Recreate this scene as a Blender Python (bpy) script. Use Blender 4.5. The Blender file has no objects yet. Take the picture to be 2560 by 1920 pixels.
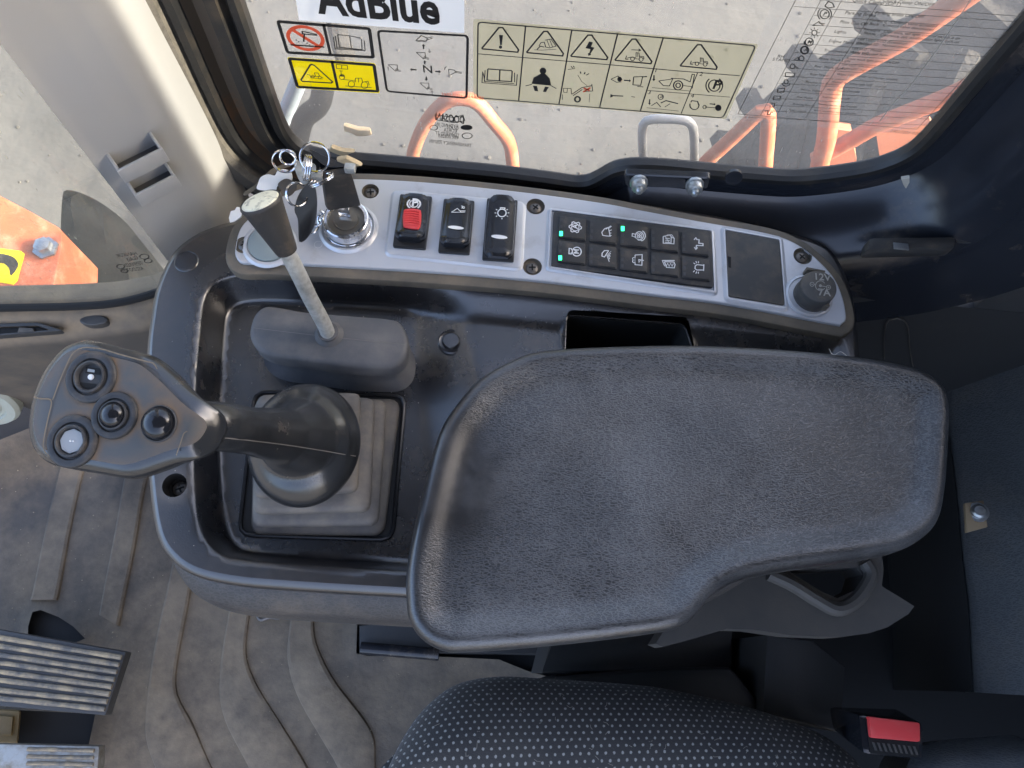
import bpy, bmesh, math, random
import numpy as np
from mathutils import Vector, Matrix, geometry
from mathutils.bvhtree import BVHTree
random.seed(7); np.random.seed(7)
SC = bpy.context.scene; COL = SC.collection
# ------------------------------------------------------------------ camera
F = 1600.0; CX, CY = 1106.0, 829.5           # focal length and centre in units of a 2212 px wide picture
PITCH = math.radians(21.3); ROLL = math.radians(5.4); CAMZ = 1.2
fwd = np.array([0, math.sin(PITCH), -math.cos(PITCH)]); up0 = np.array([0, math.cos(PITCH), math.sin(PITCH)])
rt0 = np.array([1.0, 0, 0]); cr, sr = math.cos(ROLL), math.sin(ROLL)
RT = cr*rt0 + sr*up0; UP = -sr*rt0 + cr*up0; EYE = np.array([0, 0, CAMZ])
cam = bpy.data.cameras.new('camera'); camo = bpy.data.objects.new('camera', cam); COL.objects.link(camo)
cam.sensor_width = 36; cam.lens = F/2212*36; cam.clip_start = .01; cam.clip_end = 500
camo.matrix_world = Matrix(((RT[0], UP[0], -fwd[0], 0), (RT[1], UP[1], -fwd[1], 0), (RT[2], UP[2], -fwd[2], CAMZ), (0, 0, 0, 1)))
SC.camera = camo
# ------------------------------------------------------------------ world, sun, exposure
SUN_EL, SUN_AZ = 27, 95                      # elevation; azimuth from +Y (outboard), negative = towards the front (-X)
w = bpy.data.worlds.new('World'); SC.world = w; w.use_nodes = True
nt = w.node_tree; bg = nt.nodes['Background']; sky = nt.nodes.new('ShaderNodeTexSky'); sky.sky_type = 'NISHITA'
sky.sun_disc = False; sky.sun_elevation = math.radians(SUN_EL); sky.sun_rotation = math.radians(SUN_AZ)
sky.dust_density = 6.0; sky.air_density = .65; sky.ozone_density = .5
nt.links.new(sky.outputs[0], bg.inputs[0]); bg.inputs[1].default_value = .15
sl = bpy.data.lights.new('sun', 'SUN'); so = bpy.data.objects.new('sun', sl); COL.objects.link(so)
sl.energy = 3.0; sl.angle = math.radians(.6); sl.color = (1, .91, .77)
sd = Vector((math.sin(math.radians(SUN_AZ))*math.cos(math.radians(SUN_EL)), math.cos(math.radians(SUN_AZ))*math.cos(math.radians(SUN_EL)), math.sin(math.radians(SUN_EL))))
so.rotation_euler = sd.to_track_quat('Z', 'Y').to_euler(); so.location = sd*5
SC.view_settings.view_transform = 'Standard'; SC.view_settings.look = 'None'; SC.view_settings.gamma = 1
SC.view_settings.exposure = 2.98
SC.cycles.max_bounces = 8; SC.cycles.transparent_max_bounces = 16; SC.cycles.caustics_reflective = False; SC.cycles.caustics_refractive = False
# ------------------------------------------------------------------ tracing the photograph onto real planes
def crop(x0, y0, x1, y1, wd):                 # converts coordinates of an enlarged detail to the 2212 px picture
    k = (x1-x0)/wd; q = 2212/2560
    return lambda x, y: ((x0+x*k)*q, (y0+y*k)*q)
qA = crop(0,0,640,800,1327); qB = crop(580,0,1240,420,2212); qC = crop(1160,0,1900,420,2212); qD = crop(1800,0,2560,640,1970)
qE = crop(560,330,1100,700,2212); qF = crop(920,440,1500,740,2212); qG = crop(1340,480,2160,840,2212); qH = crop(0,640,500,1240,1382)
qI = crop(340,740,1100,1400,1910); qJ = crop(0,1080,700,1920,1382); qK = crop(600,1400,1700,1920,2212); qL = crop(1500,1300,2560,1920,2212)
qM = crop(2060,540,2560,1400,965); qN = crop(1000,840,2400,1660,2212)
def T(q, pts): return [q(*p) for p in pts]
def ray(p): return fwd + (p[0]-CX)/F*RT + (CY-p[1])/F*UP
def onz(p, z): d = ray(p); return EYE + d*((z-CAMZ)/d[2])
def ony(p, y): d = ray(p); return EYE + d*(y/d[1])
def onp(p, o, n): d = ray(p); n = np.array(n, float); return EYE + d*(np.dot(np.array(o)-EYE, n)/np.dot(d, n))
# ------------------------------------------------------------------ mesh helpers
def root_of(o):
    while o.parent: o = o.parent
    return o
def tag(o, label=None, cat=None, group=None, kind=None):
    for k, v in (('label', label), ('category', cat), ('group', group), ('kind', kind)):
        if v: o[k] = v
    return o
def thing(name, label, cat, loc, group=None):
    o = bpy.data.objects.new(name, None); COL.objects.link(o); o.location = Vector([float(c) for c in loc]); o.empty_display_size = .02
    return tag(o, label, cat, group)
def obj(name, V, Fc, mats, parent=None, fm=None, angle=35, attr=None):
    V = np.array([tuple(v) for v in V], float)
    if not isinstance(mats, (list, tuple)): mats = [mats]
    if parent is None:
        org = np.array([(V[:,0].min()+V[:,0].max())/2, (V[:,1].min()+V[:,1].max())/2, V[:,2].min()])
    else: org = np.array(root_of(parent).location)
    me = bpy.data.meshes.new(name); me.from_pydata((V-org).tolist(), [], [list(map(int, f)) for f in Fc])
    for m in mats: me.materials.append(m)
    if fm is not None: me.polygons.foreach_set('material_index', np.array(fm, np.int32))
    me.polygons.foreach_set('use_smooth', [angle > 0]*len(me.polygons))
    me.validate(); bm = bmesh.new(); bm.from_mesh(me); bmesh.ops.recalc_face_normals(bm, faces=bm.faces) if attr is None or attr.get('_recalc', 1) else None
    bm.to_mesh(me); bm.free()
    if 0 < angle < 180: me.set_sharp_from_angle(angle=math.radians(angle))
    if attr:
        for k, vals in attr.items():
            if k[0] != '_':
                a = me.attributes.new(k, 'FLOAT', 'POINT'); a.data.foreach_set('value', np.array(vals, np.float32))
    o = bpy.data.objects.new(name, me); COL.objects.link(o)
    if parent is None: o.location = Vector(org)
    else: o.parent = parent
    return o
class MB:
    def __init__(s): s.V = []; s.F = []; s.M = []
    def add(s, V, Fc, m=0):
        n = len(s.V); s.V += [tuple(map(float, v)) for v in V]; s.F += [[i+n for i in f] for f in Fc]; s.M += [m]*len(Fc); return s
    def build(s, name, mats, parent=None, angle=35): return obj(name, s.V, s.F, mats, parent, s.M, angle)
def loft(loops, closed=True, cap0=False, cap1=False):
    n = len(loops[0]); V = [tuple(p) for L in loops for p in L]; Fc = []
    for i in range(len(loops)-1):
        for j in range(n if closed else n-1):
            k = (j+1) % n; Fc.append([i*n+j, i*n+k, (i+1)*n+k, (i+1)*n+j])
    if cap0: Fc.append(list(range(n))[::-1])
    if cap1: Fc.append([(len(loops)-1)*n+j for j in range(n)])
    return V, Fc
def frame_for(d):
    d = np.array(d, float); d /= np.linalg.norm(d); a = np.array([0, 0, 1.]) if abs(d[2]) < .9 else np.array([1., 0, 0])
    u = np.cross(a, d); u /= np.linalg.norm(u); return d, u, np.cross(d, u)
def spline(P, n, closed=False):
    P = [np.array(p, float) for p in P]; m = len(P); out = []
    S = m if closed else m-1
    for i in range(S):
        if closed: a, b, c, d = P[(i-1) % m], P[i], P[(i+1) % m], P[(i+2) % m]
        else: a, b, c, d = P[max(i-1, 0)], P[i], P[i+1], P[min(i+2, m-1)]
        for t in np.linspace(0, 1, 14, endpoint=False):
            # centripetal-like tension
            out.append(.5*((2*b)+(-a+c)*t+(2*a-5*b+4*c-d)*t*t+(-a+3*b-3*c+d)*t**3))
    if not closed: out.append(P[-1])
    return resample(out, n, closed)
def resample(P, n, closed=True):
    P = np.array(P, float); Q = np.vstack([P, P[:1]]) if closed else P
    L = np.concatenate([[0], np.cumsum(np.linalg.norm(np.diff(Q, axis=0), axis=1))])
    t = np.linspace(0, L[-1], n, endpoint=not closed)
    return np.stack([np.interp(t, L, Q[:, k]) for k in range(Q.shape[1])], 1)
def tube(P, r, seg=12, closed=False, caps=True, flat=1.0):
    P = np.array(P, float); n = len(P); R = np.full(n, r) if np.isscalar(r) else np.array(r, float); loops = []; u = None
    for i in range(n):
        if closed: d = P[(i+1) % n]-P[i-1]
        else: d = P[min(i+1, n-1)]-P[max(i-1, 0)]
        d = d/np.linalg.norm(d)
        if u is None: _, u, v = frame_for(d)
        else: u = u-d*np.dot(u, d); u /= np.linalg.norm(u); v = np.cross(d, u)
        loops.append([P[i]+R[i]*(math.cos(a)*u+flat*math.sin(a)*v) for a in np.linspace(0, 2*math.pi, seg, endpoint=False)])
    if closed: loops.append(loops[0]); 
    V, Fc = loft(loops, True, caps and not closed, caps and not closed)
    return V, Fc
def lathe(o, axis, prof, seg=32, sx=1, sy=1, xdir=None):     # prof: (radius, height along axis)
    d, u, v = frame_for(axis)
    if xdir is not None:
        u = np.array(xdir, float); u -= d*np.dot(u, d); u /= np.linalg.norm(u); v = np.cross(d, u)
    o = np.array(o); loops = [[o+d*h+max(r, 1e-5)*(sx*math.cos(a)*u+sy*math.sin(a)*v) for a in np.linspace(0, 2*math.pi, seg, endpoint=False)] for r, h in prof]
    return loft(loops, True, True, True)
def polyarea(P): P = np.array(P); return .5*np.sum(P[:,0]*np.roll(P[:,1],-1)-np.roll(P[:,0],-1)*P[:,1])
def inset(P, d):                              # P: n x 2, positive d moves inwards
    P = np.array(P, float)[:, :2]
    if polyarea(P) < 0: sgn = -1
    else: sgn = 1
    t = np.roll(P, -1, 0)-np.roll(P, 1, 0); t /= np.linalg.norm(t, axis=1)[:, None]+1e-12
    return P+sgn*d*np.stack([-t[:,1], t[:,0]], 1)
def shrink(P, k): c = np.array(P)[:, :2].mean(0); return c+(np.array(P)[:, :2]-c)*k
def lift(P, z): return [(p[0], p[1], z) for p in P]
def inpoly(Q, P):
    Q = np.array(Q); P = np.array(P); r = np.zeros(len(Q), bool); j = len(P)-1
    for i in range(len(P)):
        c = ((P[i,1] > Q[:,1]) != (P[j,1] > Q[:,1])) & (Q[:,0] < (P[j,0]-P[i,0])*(Q[:,1]-P[i,1])/(P[j,1]-P[i,1]+1e-15)+P[i,0])
        r ^= c; j = i
    return r
def pdist(Q, P, closed=True):
    Q = np.array(Q)[:, :2]; P = np.array(P)[:, :2]; A = P if closed else P[:-1]; B = np.roll(P, -1, 0) if closed else P[1:]
    best = np.full(len(Q), 1e9)
    for a, b in zip(A, B):
        ab = b-a; t = np.clip(((Q-a)@ab)/(ab@ab+1e-15), 0, 1); best = np.minimum(best, np.linalg.norm(Q-a-t[:,None]*ab, axis=1))
    return best
def sstep(x, a, b): t = np.clip((x-a)/(b-a), 0, 1); return t*t*(3-2*t)
def delaunay(outline, step, holes=(), extra=(), jitter=0):
    P = [np.array(outline)[:, :2]]+[np.array(h)[:, :2] for h in holes]; V = []; E = []
    for L in P:
        n = len(V); V += [tuple(p) for p in L]; E += [(n+i, n+(i+1) % len(L)) for i in range(len(L))]
    for L in extra: V += [tuple(p[:2]) for p in L]
    lo, hi = P[0].min(0), P[0].max(0); gx = np.arange(lo[0]+step/2, hi[0], step); gy = np.arange(lo[1]+step/2, hi[1], step)
    G = np.array([(x+(step/2 if k % 2 else 0), y) for k, y in enumerate(gy) for x in gx])
    if len(G):
        k = inpoly(G, P[0]); G = G[k]
        if len(G):
            k = pdist(G, P[0]) > step*.5
            for h in P[1:]: k &= ~inpoly(G, h) & (pdist(G, h) > step*.5)
            for h in extra: k &= pdist(G, h) > step*.45
            V += [tuple(p) for p in G[k]]
    r = geometry.delaunay_2d_cdt([Vector((float(a), float(b))) for a, b in V], E, [], 0, 1e-7)
    VV = np.array([tuple(v) for v in r[0]]); FF = np.array([list(f) for f in r[2]])
    c = VV[FF].mean(1); k = inpoly(c, P[0])
    for h in P[1:]: k &= ~inpoly(c, h)
    return VV, FF[k].tolist()
def sheet(outline, step, zf, holes=(), extra=()):
    V, Fc = delaunay(outline, step, holes, extra); z = zf(V); return np.column_stack([V, z]), Fc
def prism(mb, P, z0, z1, bev=.001, m=0, hol=(), n=None, dome=0.):     # P: world XY outline
    P = np.array(P)[:, :2]
    loops = [lift(P, z0), lift(P, z1-bev), lift(inset(P, bev*.3), z1-bev*.3), lift(inset(P, bev), z1)]
    V, Fc = loft(loops, True, False, not hol)
    mb.add(V, Fc, m)
    if hol:
        V, Fc = delaunay(inset(P, bev), 1e3, hol); mb.add(lift(V, z1), Fc, m)
    return mb
def rrect(q, r=.15, n=5):                     # rounded quadrilateral from four 2-D corners
    q = [np.array(p, float)[:2] for p in q]; out = []
    for i in range(4):
        a, b, c = q[i-1], q[i], q[(i+1) % 4]; L = min(np.linalg.norm(a-b), np.linalg.norm(c-b))*r if r < 1 else r
        s = b+(a-b)/np.linalg.norm(a-b)*L; e = b+(c-b)/np.linalg.norm(c-b)*L
        for t in np.linspace(0, 1, n): out.append((1-t)**2*s+2*t*(1-t)*b+t*t*e)
    return np.array(out)
def hexa(mb, bot, top, bev=.001, m=0):        # eight-cornered block, bevelled
    bm = bmesh.new(); vs = [bm.verts.new(tuple(map(float, p))) for p in list(bot)+list(top)]
    for f in ((3,2,1,0), (4,5,6,7), (0,1,5,4), (1,2,6,5), (2,3,7,6), (3,0,4,7)): bm.faces.new([vs[i] for i in f])
    bmesh.ops.recalc_face_normals(bm, faces=bm.faces)
    if bev: bmesh.ops.bevel(bm, geom=bm.edges[:], offset=bev, segments=2, profile=.6, affect='EDGES')
    bm.verts.index_update(); mb.add([v.co[:] for v in bm.verts], [[v.index for v in f.verts] for f in bm.faces], m); bm.free(); return mb
def box(mb, lo, hi, bev=.001, m=0):
    (a, b, c), (d, e, f) = lo, hi
    return hexa(mb, [(a,b,c), (d,b,c), (d,e,c), (a,e,c)], [(a,b,f), (d,b,f), (d,e,f), (a,e,f)], bev, m)
def stroke(mb, P, wd, n, m=0, closed=False):  # flat ribbon of width wd lying on the surface with normal n
    P = np.array(P, float); n = np.array(n, float); k = len(P)
    L = []; R = []
    for i in range(k):
        if closed: d0 = P[i]-P[i-1]; d1 = P[(i+1) % k]-P[i]
        else: d0 = P[i]-P[max(i-1, 0)]; d1 = P[min(i+1, k-1)]-P[i]
        if not closed and i == 0: d0 = d1
        if not closed and i == k-1: d1 = d0
        d0 = d0/(np.linalg.norm(d0)+1e-12); d1 = d1/(np.linalg.norm(d1)+1e-12); d = d0+d1; ln = np.linalg.norm(d)
        d = d/ln if ln > 1e-6 else d0
        b = np.cross(n, d); s = 1/max(.5, abs(np.dot(np.cross(n, d0), b))/max(np.linalg.norm(np.cross(n, d0)), 1e-9)); b = b/np.linalg.norm(b)*wd/2*min(s, 1.6)
        L.append(P[i]+b); R.append(P[i]-b)
    Fc = [[i, i+1, k+i+1, k+i] for i in range(k-1)]
    if closed: Fc.append([k-1, 0, k, 2*k-1])
    return mb.add(L+R, Fc, m)
def circ(c, r, n=24, a0=0, a1=360, ry=None, rot=0):
    full = abs(a1-a0) >= 360; A = np.radians(np.linspace(a0, a1, n, endpoint=not full)); ry = ry or r; cr_, sr_ = math.cos(math.radians(rot)), math.sin(math.radians(rot))
    return [(c[0]+r*math.cos(a)*cr_-ry*math.sin(a)*sr_, c[1]+r*math.cos(a)*sr_+ry*math.sin(a)*cr_) for a in A]
def text_mesh(s, bold=0.0):
    cu = bpy.data.curves.new('t', 'FONT'); cu.body = s; cu.offset = bold; cu.resolution_u = 3; o = bpy.data.objects.new('t', cu); COL.objects.link(o)
    bpy.context.view_layer.update(); dg = bpy.context.evaluated_depsgraph_get(); me = bpy.data.meshes.new_from_object(o.evaluated_get(dg))
    V = np.array([v.co[:] for v in me.vertices]); Fc = [list(p.vertices) for p in me.polygons]
    bpy.data.objects.remove(o); bpy.data.curves.remove(cu); bpy.data.meshes.remove(me)
    return V, Fc
def text(mb, s, o, ex, ey, size=None, width=None, m=0, bold=0.0, mirror=False, center=False):
    V, Fc = text_mesh(s, bold)
    if not len(V): return
    x0, x1 = V[:,0].min(), V[:,0].max(); sx = width/(x1-x0) if width else size; sy = size if size else sx
    X = (V[:,0]-x0)*sx; W_ = (x1-x0)*sx
    if mirror: X = W_-X
    if center: X = X-W_/2
    o = np.array(o); ex = np.array(ex, float); ey = np.array(ey, float); ex /= np.linalg.norm(ex); ey /= np.linalg.norm(ey)
    mb.add([o+ex*x+ey*y for x, y in zip(X, V[:,1]*sy)], Fc, m)
def remesh(parts, voxel, smooth):
    mb = MB()
    for V, Fc in parts: mb.add(V, Fc)
    me = bpy.data.meshes.new('r'); me.from_pydata(mb.V, [], mb.F); bm = bmesh.new(); bm.from_mesh(me); bmesh.ops.recalc_face_normals(bm, faces=bm.faces); bm.to_mesh(me); bm.free()
    o = bpy.data.objects.new('r', me); COL.objects.link(o)
    r = o.modifiers.new('r', 'REMESH'); r.mode = 'VOXEL'; r.voxel_size = voxel
    s = o.modifiers.new('s', 'SMOOTH'); s.iterations = smooth; s.factor = .5
    bpy.context.view_layer.update(); ev = bpy.data.meshes.new_from_object(o.evaluated_get(bpy.context.evaluated_depsgraph_get()))
    V = [v.co[:] for v in ev.vertices]; Fc = [list(p.vertices) for p in ev.polygons]
    bpy.data.objects.remove(o); bpy.data.meshes.remove(me); bpy.data.meshes.remove(ev); return V, Fc
def bvh(V, Fc): return BVHTree.FromPolygons([Vector(v) for v in V], Fc)
def oncast(tree, p, off=.0004):
    d = Vector(ray(p)).normalized(); h = tree.ray_cast(Vector(EYE), d)
    return (np.array(h[0])-np.array(d)*off, np.array(h[1])) if h[0] else (None, None)
# ------------------------------------------------------------------ materials
def S(r, g, b): return tuple((c/255/12.92 if c <= 10 else ((c/255+.055)/1.055)**2.4) for c in (r, g, b))+(1,)
def mat(name, col, rough=.5, metal=0, bump=(), dust=None, mottle=None, spec=.5, attr=None, attrcol=None, emit=0, grain=None, rvar=0, coat=0):
    m = bpy.data.materials.new(name); m.use_nodes = True; t = m.node_tree; N = t.nodes; L = t.links; b = N['Principled BSDF']
    if len(col) == 3: col = tuple(col)+(1,)
    b.inputs['Base Color'].default_value = col; b.inputs['Roughness'].default_value = rough; b.inputs['Metallic'].default_value = metal
    b.inputs['Specular IOR Level'].default_value = spec; b.inputs['Coat Weight'].default_value = coat; b.inputs['Coat Roughness'].default_value = .12
    tc = N.new('ShaderNodeTexCoord').outputs['Object']
    def noise(sc, det=4, ro=.6, vec=None):
        n = N.new('ShaderNodeTexNoise'); n.inputs['Scale'].default_value = sc; n.inputs['Detail'].default_value = det; n.inputs['Roughness'].default_value = ro; L.new(vec or tc, n.inputs['Vector']); return n.outputs['Fac']
    def ramp(f, lo, hi, a=0., b_=1.):
        r = N.new('ShaderNodeMapRange'); r.inputs[1].default_value = lo; r.inputs[2].default_value = hi; r.inputs[3].default_value = a; r.inputs[4].default_value = b_; L.new(f, r.inputs[0]); return r.outputs[0]
    def mth(op, a, b_):
        n = N.new('ShaderNodeMath'); n.operation = op; n.use_clamp = True
        for i, x in enumerate((a, b_)):
            if isinstance(x, (int, float)): n.inputs[i].default_value = x
            else: L.new(x, n.inputs[i])
        return n.outputs[0]
    def mix(f, a, b_):
        n = N.new('ShaderNodeMix'); n.data_type = 'RGBA'
        if isinstance(f, (int, float)): n.inputs[0].default_value = f
        else: L.new(f, n.inputs[0])
        for i, x in ((6, a), (7, b_)):
            if isinstance(x, tuple): n.inputs[i].default_value = x if len(x) == 4 else x+(1,)
            else: L.new(x, n.inputs[i])
        return n.outputs[2]
    c = col; r = rough
    if mottle:
        sc, amt = mottle; c = mix(ramp(noise(sc, 5), .3, .7), tuple(x*(1-amt) for x in col[:3]), tuple(min(1, x*(1+amt)) for x in col[:3]))
    hts = []
    if grain:                                  # leather: pale ridges round dark pores, worn patches
        sc, cdark, clight, wear = grain
        mp = N.new('ShaderNodeMapping'); L.new(tc, mp.inputs[0]); mp.inputs['Scale'].default_value = (.52, 1.45, .6)
        va = N.new('ShaderNodeVectorMath'); va.operation = 'MULTIPLY_ADD'; nn = N.new('ShaderNodeTexNoise'); nn.inputs['Scale'].default_value = sc*.55; nn.inputs['Detail'].default_value = 2; L.new(tc, nn.inputs['Vector'])
        L.new(nn.outputs['Color'], va.inputs[0]); va.inputs[1].default_value = (1.6/sc,)*3; L.new(mp.outputs[0], va.inputs[2])
        v = N.new('ShaderNodeTexVoronoi'); v.feature = 'DISTANCE_TO_EDGE'; v.inputs['Scale'].default_value = sc; v.voronoi_dimensions = '3D'; L.new(va.outputs[0], v.inputs['Vector'])
        ridge = ramp(v.outputs[0], .02, .2, 1, 0)
        patch = ramp(noise(13, 5, .6), .30, .74, .42, 1.)
        f = mth('MULTIPLY', ridge, patch)
        if wear:
            at = N.new('ShaderNodeAttribute'); at.attribute_name = 'worn'; wn = mth('SUBTRACT', 1.0, at.outputs['Fac']); f = mth('MULTIPLY', f, wn); ridge_b = mth('MULTIPLY', ridge, wn)
        else: ridge_b = ridge
        c = mix(f, cdark, clight); hts.append((ridge_b, .28, .0005))
        if wear: r = ramp(at.outputs['Fac'], 0, 1, rough, rough*.85)
    if dust:
        dc, lo, hi, sc, mx = dust; f = ramp(noise(sc, 7, .68), lo, hi, 0, mx)
        if attr:
            at = N.new('ShaderNodeAttribute'); at.attribute_name = attr; nz = ramp(noise(sc*5, 5), .3, .7, .45, 1.); f = mth('ADD', f, mth('MULTIPLY', at.outputs['Fac'], nz))
        c = mix(f, c, dc)
        rr = N.new('ShaderNodeMix'); L.new(f, rr.inputs[0]); 
        if isinstance(r, (int, float)): rr.inputs[2].default_value = r
        else: L.new(r, rr.inputs[2])
        rr.inputs[3].default_value = .9; r = rr.outputs[0]
    if rvar and isinstance(r, (int, float)): r = ramp(noise(60, 5), .3, .7, max(.03, r-rvar), r+rvar)
    if not isinstance(c, tuple): L.new(c, b.inputs['Base Color'])
    if not isinstance(r, (int, float)): L.new(r, b.inputs['Roughness'])
    for sc, st, di in bump: hts.append((noise(sc, 3), st, di))
    prev = None
    for h, st, di in hts:
        bn = N.new('ShaderNodeBump'); bn.inputs['Strength'].default_value = st; bn.inputs['Distance'].default_value = di; L.new(h, bn.inputs['Height'])
        if prev: L.new(prev, bn.inputs['Normal'])
        prev = bn.outputs[0]
    if prev: L.new(prev, b.inputs['Normal'])
    if emit: b.inputs['Emission Color'].default_value = col; b.inputs['Emission Strength'].default_value = emit
    return m
DUST = S(150, 132, 108)
M_console = mat('console_plastic', (.014, .0145, .017), .27, spec=1.0, coat=.35, bump=[(900, .35, .0004), (2600, .25, .0002)], dust=(DUST, .56, .86, 26, .28), rvar=.05, attr='dust')
M_lip = mat('console_side_plastic', (.05, .047, .045), .5, grain=(420, (.04, .038, .037), (.075, .07, .066), False), dust=(DUST, .5, .8, 20, .3))
M_fascia = mat('silver_paint', (.54, .55, .57), .38, .35, bump=[(2500, .12, .0002)], dust=(S(120, 108, 92), .55, .85, 34, .45), attr='dust', rvar=.05)
M_bezel = mat('dusty_bezel', (.10, .088, .068), .5, dust=(DUST, .4, .75, 30, .5), bump=[(1500, .3, .0003)])
M_black = mat('black_plastic', (.014, .014, .015), .35, bump=[(1500, .15, .0002)], dust=(DUST, .6, .9, 60, .3))
M_fob = mat('dusty_fob_plastic', (.028, .026, .024), .42, dust=(DUST, .48, .85, 60, .4), bump=[(1200, .15, .0002)])
M_gloss = mat('glossy_black_plastic', (.012, .013, .016), .14, dust=(DUST, .58, .9, 70, .22), bump=[(300, .03, .0003)])
M_key = mat('keypad_rubber', (.030, .030, .031), .55, dust=(DUST, .5, .85, 90, .35), bump=[(1800, .2, .0002)])
M_void = mat('black_void', (.004, .004, .004), .8)
M_ink_w = mat('white_print', (.75, .75, .74), .5)
M_led = mat('green_led', (.02, .95, .22), .3, emit=.9)
M_ledoff = mat('unlit_led', (.045, .045, .047), .3)
M_red = mat('red_plastic', (.68, .055, .055), .42, dust=(S(200, 120, 110), .5, .9, 120, .35))
M_chrome = mat('chrome', (.75, .75, .76), .12, 1, rvar=.06, dust=(S(70, 66, 60), .5, .8, 90, .55))
M_steel = mat('zinc_steel', (.58, .59, .56), .38, .55, dust=(S(120, 118, 108), .42, .75, 120, .75), bump=[(260, .2, .0004)])
M_screw = mat('screw_metal', (.16, .15, .14), .42, .8, dust=(DUST, .45, .8, 300, .5))
M_rubber = mat('grey_rubber', (.085, .086, .09), .62, dust=(S(140, 132, 122), .42, .8, 34, .4), bump=[(700, .25, .0004)], mottle=(18, .2))
M_bellow = mat('dusty_bellows_rubber', (.105, .096, .088), .66, dust=(S(160, 146, 124), .4, .75, 40, .45), bump=[(800, .25, .0004)], mottle=(22, .2))
M_grip = mat('grip_plastic', (.020, .021, .022), .24, spec=.8, dust=(DUST, .55, .9, 40, .25), bump=[(1200, .06, .0002)], rvar=.05)
M_grip_face = mat('dusty_grip_face', (.075, .075, .071), .5, dust=(S(138, 108, 74), .5, .85, 45, .4), attr='dust', bump=[(1600, .2, .0002)])
M_knob = mat('knob_rubber', (.028, .027, .026), .55, dust=(DUST, .5, .85, 60, .3), bump=[(1500, .25, .0003)])
M_knobtop = mat('scuffed_sunlit_lens', (.78, .75, .56), .3, dust=(S(70, 72, 66), .5, .66, 130, .7), bump=[(240, .6, .001)])  # pale yellow puts direct sunlight into the cap's colour
M_leather = mat('grained_vinyl', (.03, .03, .032), .33, spec=1.0, grain=(560, (.016, .016, .0165), (.098, .097, .094), True), dust=(S(150, 148, 146), .46, .8, 14, .22))
M_vinyl = mat('blue_grey_vinyl', (.08, .086, .09), .40, grain=(300, (.072, .078, .082), (.115, .12, .122), False), dust=(DUST, .5, .85, 9, .25))
M_navy = mat('navy_black_paint', (.016, .018, .023), .2, dust=(DUST, .56, .86, 22, .35), rvar=.06, bump=[(60, .06, .002)])
M_seal = mat('worn_rubber_seal', (.016, .016, .016), .45, dust=(S(110, 94, 72), .52, .85, 24, .35), bump=[(300, .3, .0008)])
M_sealrust = mat('rusty_seal_channel', (.09, .07, .05), .6, dust=(S(140, 92, 46), .5, .72, 16, .75), bump=[(200, .35, .001)])
M_felt = mat('dirty_felt_strip', (.13, .118, .098), .9, dust=(S(52, 50, 44), .45, .7, 60, .7), bump=[(500, .6, .001)])
M_trim = mat('light_grey_trim', (.30, .304, .302), .55, dust=(S(160, 152, 132), .42, .8, 5, .35), bump=[(1400, .15, .0003)])
M_trimdark = mat('trim_recess', (.06, .06, .06), .6)
M_dash = mat('dash_plastic', (.050, .048, .046), .55, dust=(S(158, 138, 110), .46, .8, 9, .35), bump=[(900, .2, .0004)], attr='dust')
M_vent = mat('grey_green_plastic', (.38, .40, .34), .45, dust=(DUST, .5, .8, 30, .4))
M_mat = mat('dusty_rubber_mat', (.036, .032, .028), .7, dust=(S(138, 123, 102), .40, .70, 11, .42), bump=[(120, .35, .0025), (700, .3, .0006)], attr='dust', mottle=(7, .55))
M_pedal = mat('scuffed_pedal', (.10, .094, .084), .6, 0, dust=(S(176, 158, 126), .38, .66, 40, .8), bump=[(250, .4, .0015)])
M_pedalmetal = mat('worn_pedal_metal', (.36, .355, .33), .45, .6, dust=(S(110, 98, 78), .42, .7, 40, .7), bump=[(250, .4, .0012)])
M_yellowish = mat('yellowed_plate', (.16, .11, .04), .6, dust=(DUST, .4, .8, 20, .5))
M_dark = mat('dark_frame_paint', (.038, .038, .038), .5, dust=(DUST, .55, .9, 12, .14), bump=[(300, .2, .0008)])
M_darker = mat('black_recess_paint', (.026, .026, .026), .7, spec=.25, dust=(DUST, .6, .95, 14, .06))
M_bracket = mat('grey_bracket_plastic', (.05, .048, .045), .6, dust=(S(120, 110, 95), .42, .85, 14, .3), bump=[(700, .25, .0005)])
M_bolt = mat('bolt_steel', (.42, .44, .45), .35, .9, dust=(S(90, 80, 66), .48, .8, 160, .6))
M_tan = mat('tan_bracket_paint', (.36, .26, .15), .6, dust=(DUST, .4, .8, 60, .5))
M_orange = mat('faded_orange_paint', (.42, .11, .045), .5, dust=(S(196, 150, 122), .5, .66, 22, .6), mottle=(5, .22), bump=[(80, .2, .002)])
M_orange2 = mat('pale_orange_plate', (.46, .15, .07), .55, dust=(S(222, 160, 130), .42, .75, 4, .55))
M_hose = mat('black_hose_rubber', (.006, .006, .006), .8, spec=.2, dust=(S(60, 56, 48), .55, .85, 20, .2), bump=[(90, .4, .004)])
M_rail = mat('grey_handle_paint', (.44, .45, .46), .45, dust=(DUST, .5, .8, 30, .3))
M_tyre = mat('tyre_rubber', (.022, .021, .020), .85, dust=(S(96, 88, 74), .42, .8, 12, .45), bump=[(40, .5, .02)])
M_white = mat('white_film', (.82, .82, .78), .4, dust=(S(200, 180, 130), .58, .9, 40, .3))
M_yellow = mat('yellow_film', (.90, .72, .0), .4)
M_ink = mat('black_print', (.012, .011, .010), .5)
M_inkr = mat('red_print', (.65, .08, .03), .5)
M_wood = mat('wood_chip', (.66, .52, .32), .7, dust=(S(110, 80, 46), .5, .8, 90, .5), bump=[(300, .5, .001)])
M_paper = mat('white_plastic_tag', (.9, .9, .87), .5)
M_lint = mat('lint', (.4, .36, .3), .9)
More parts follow.
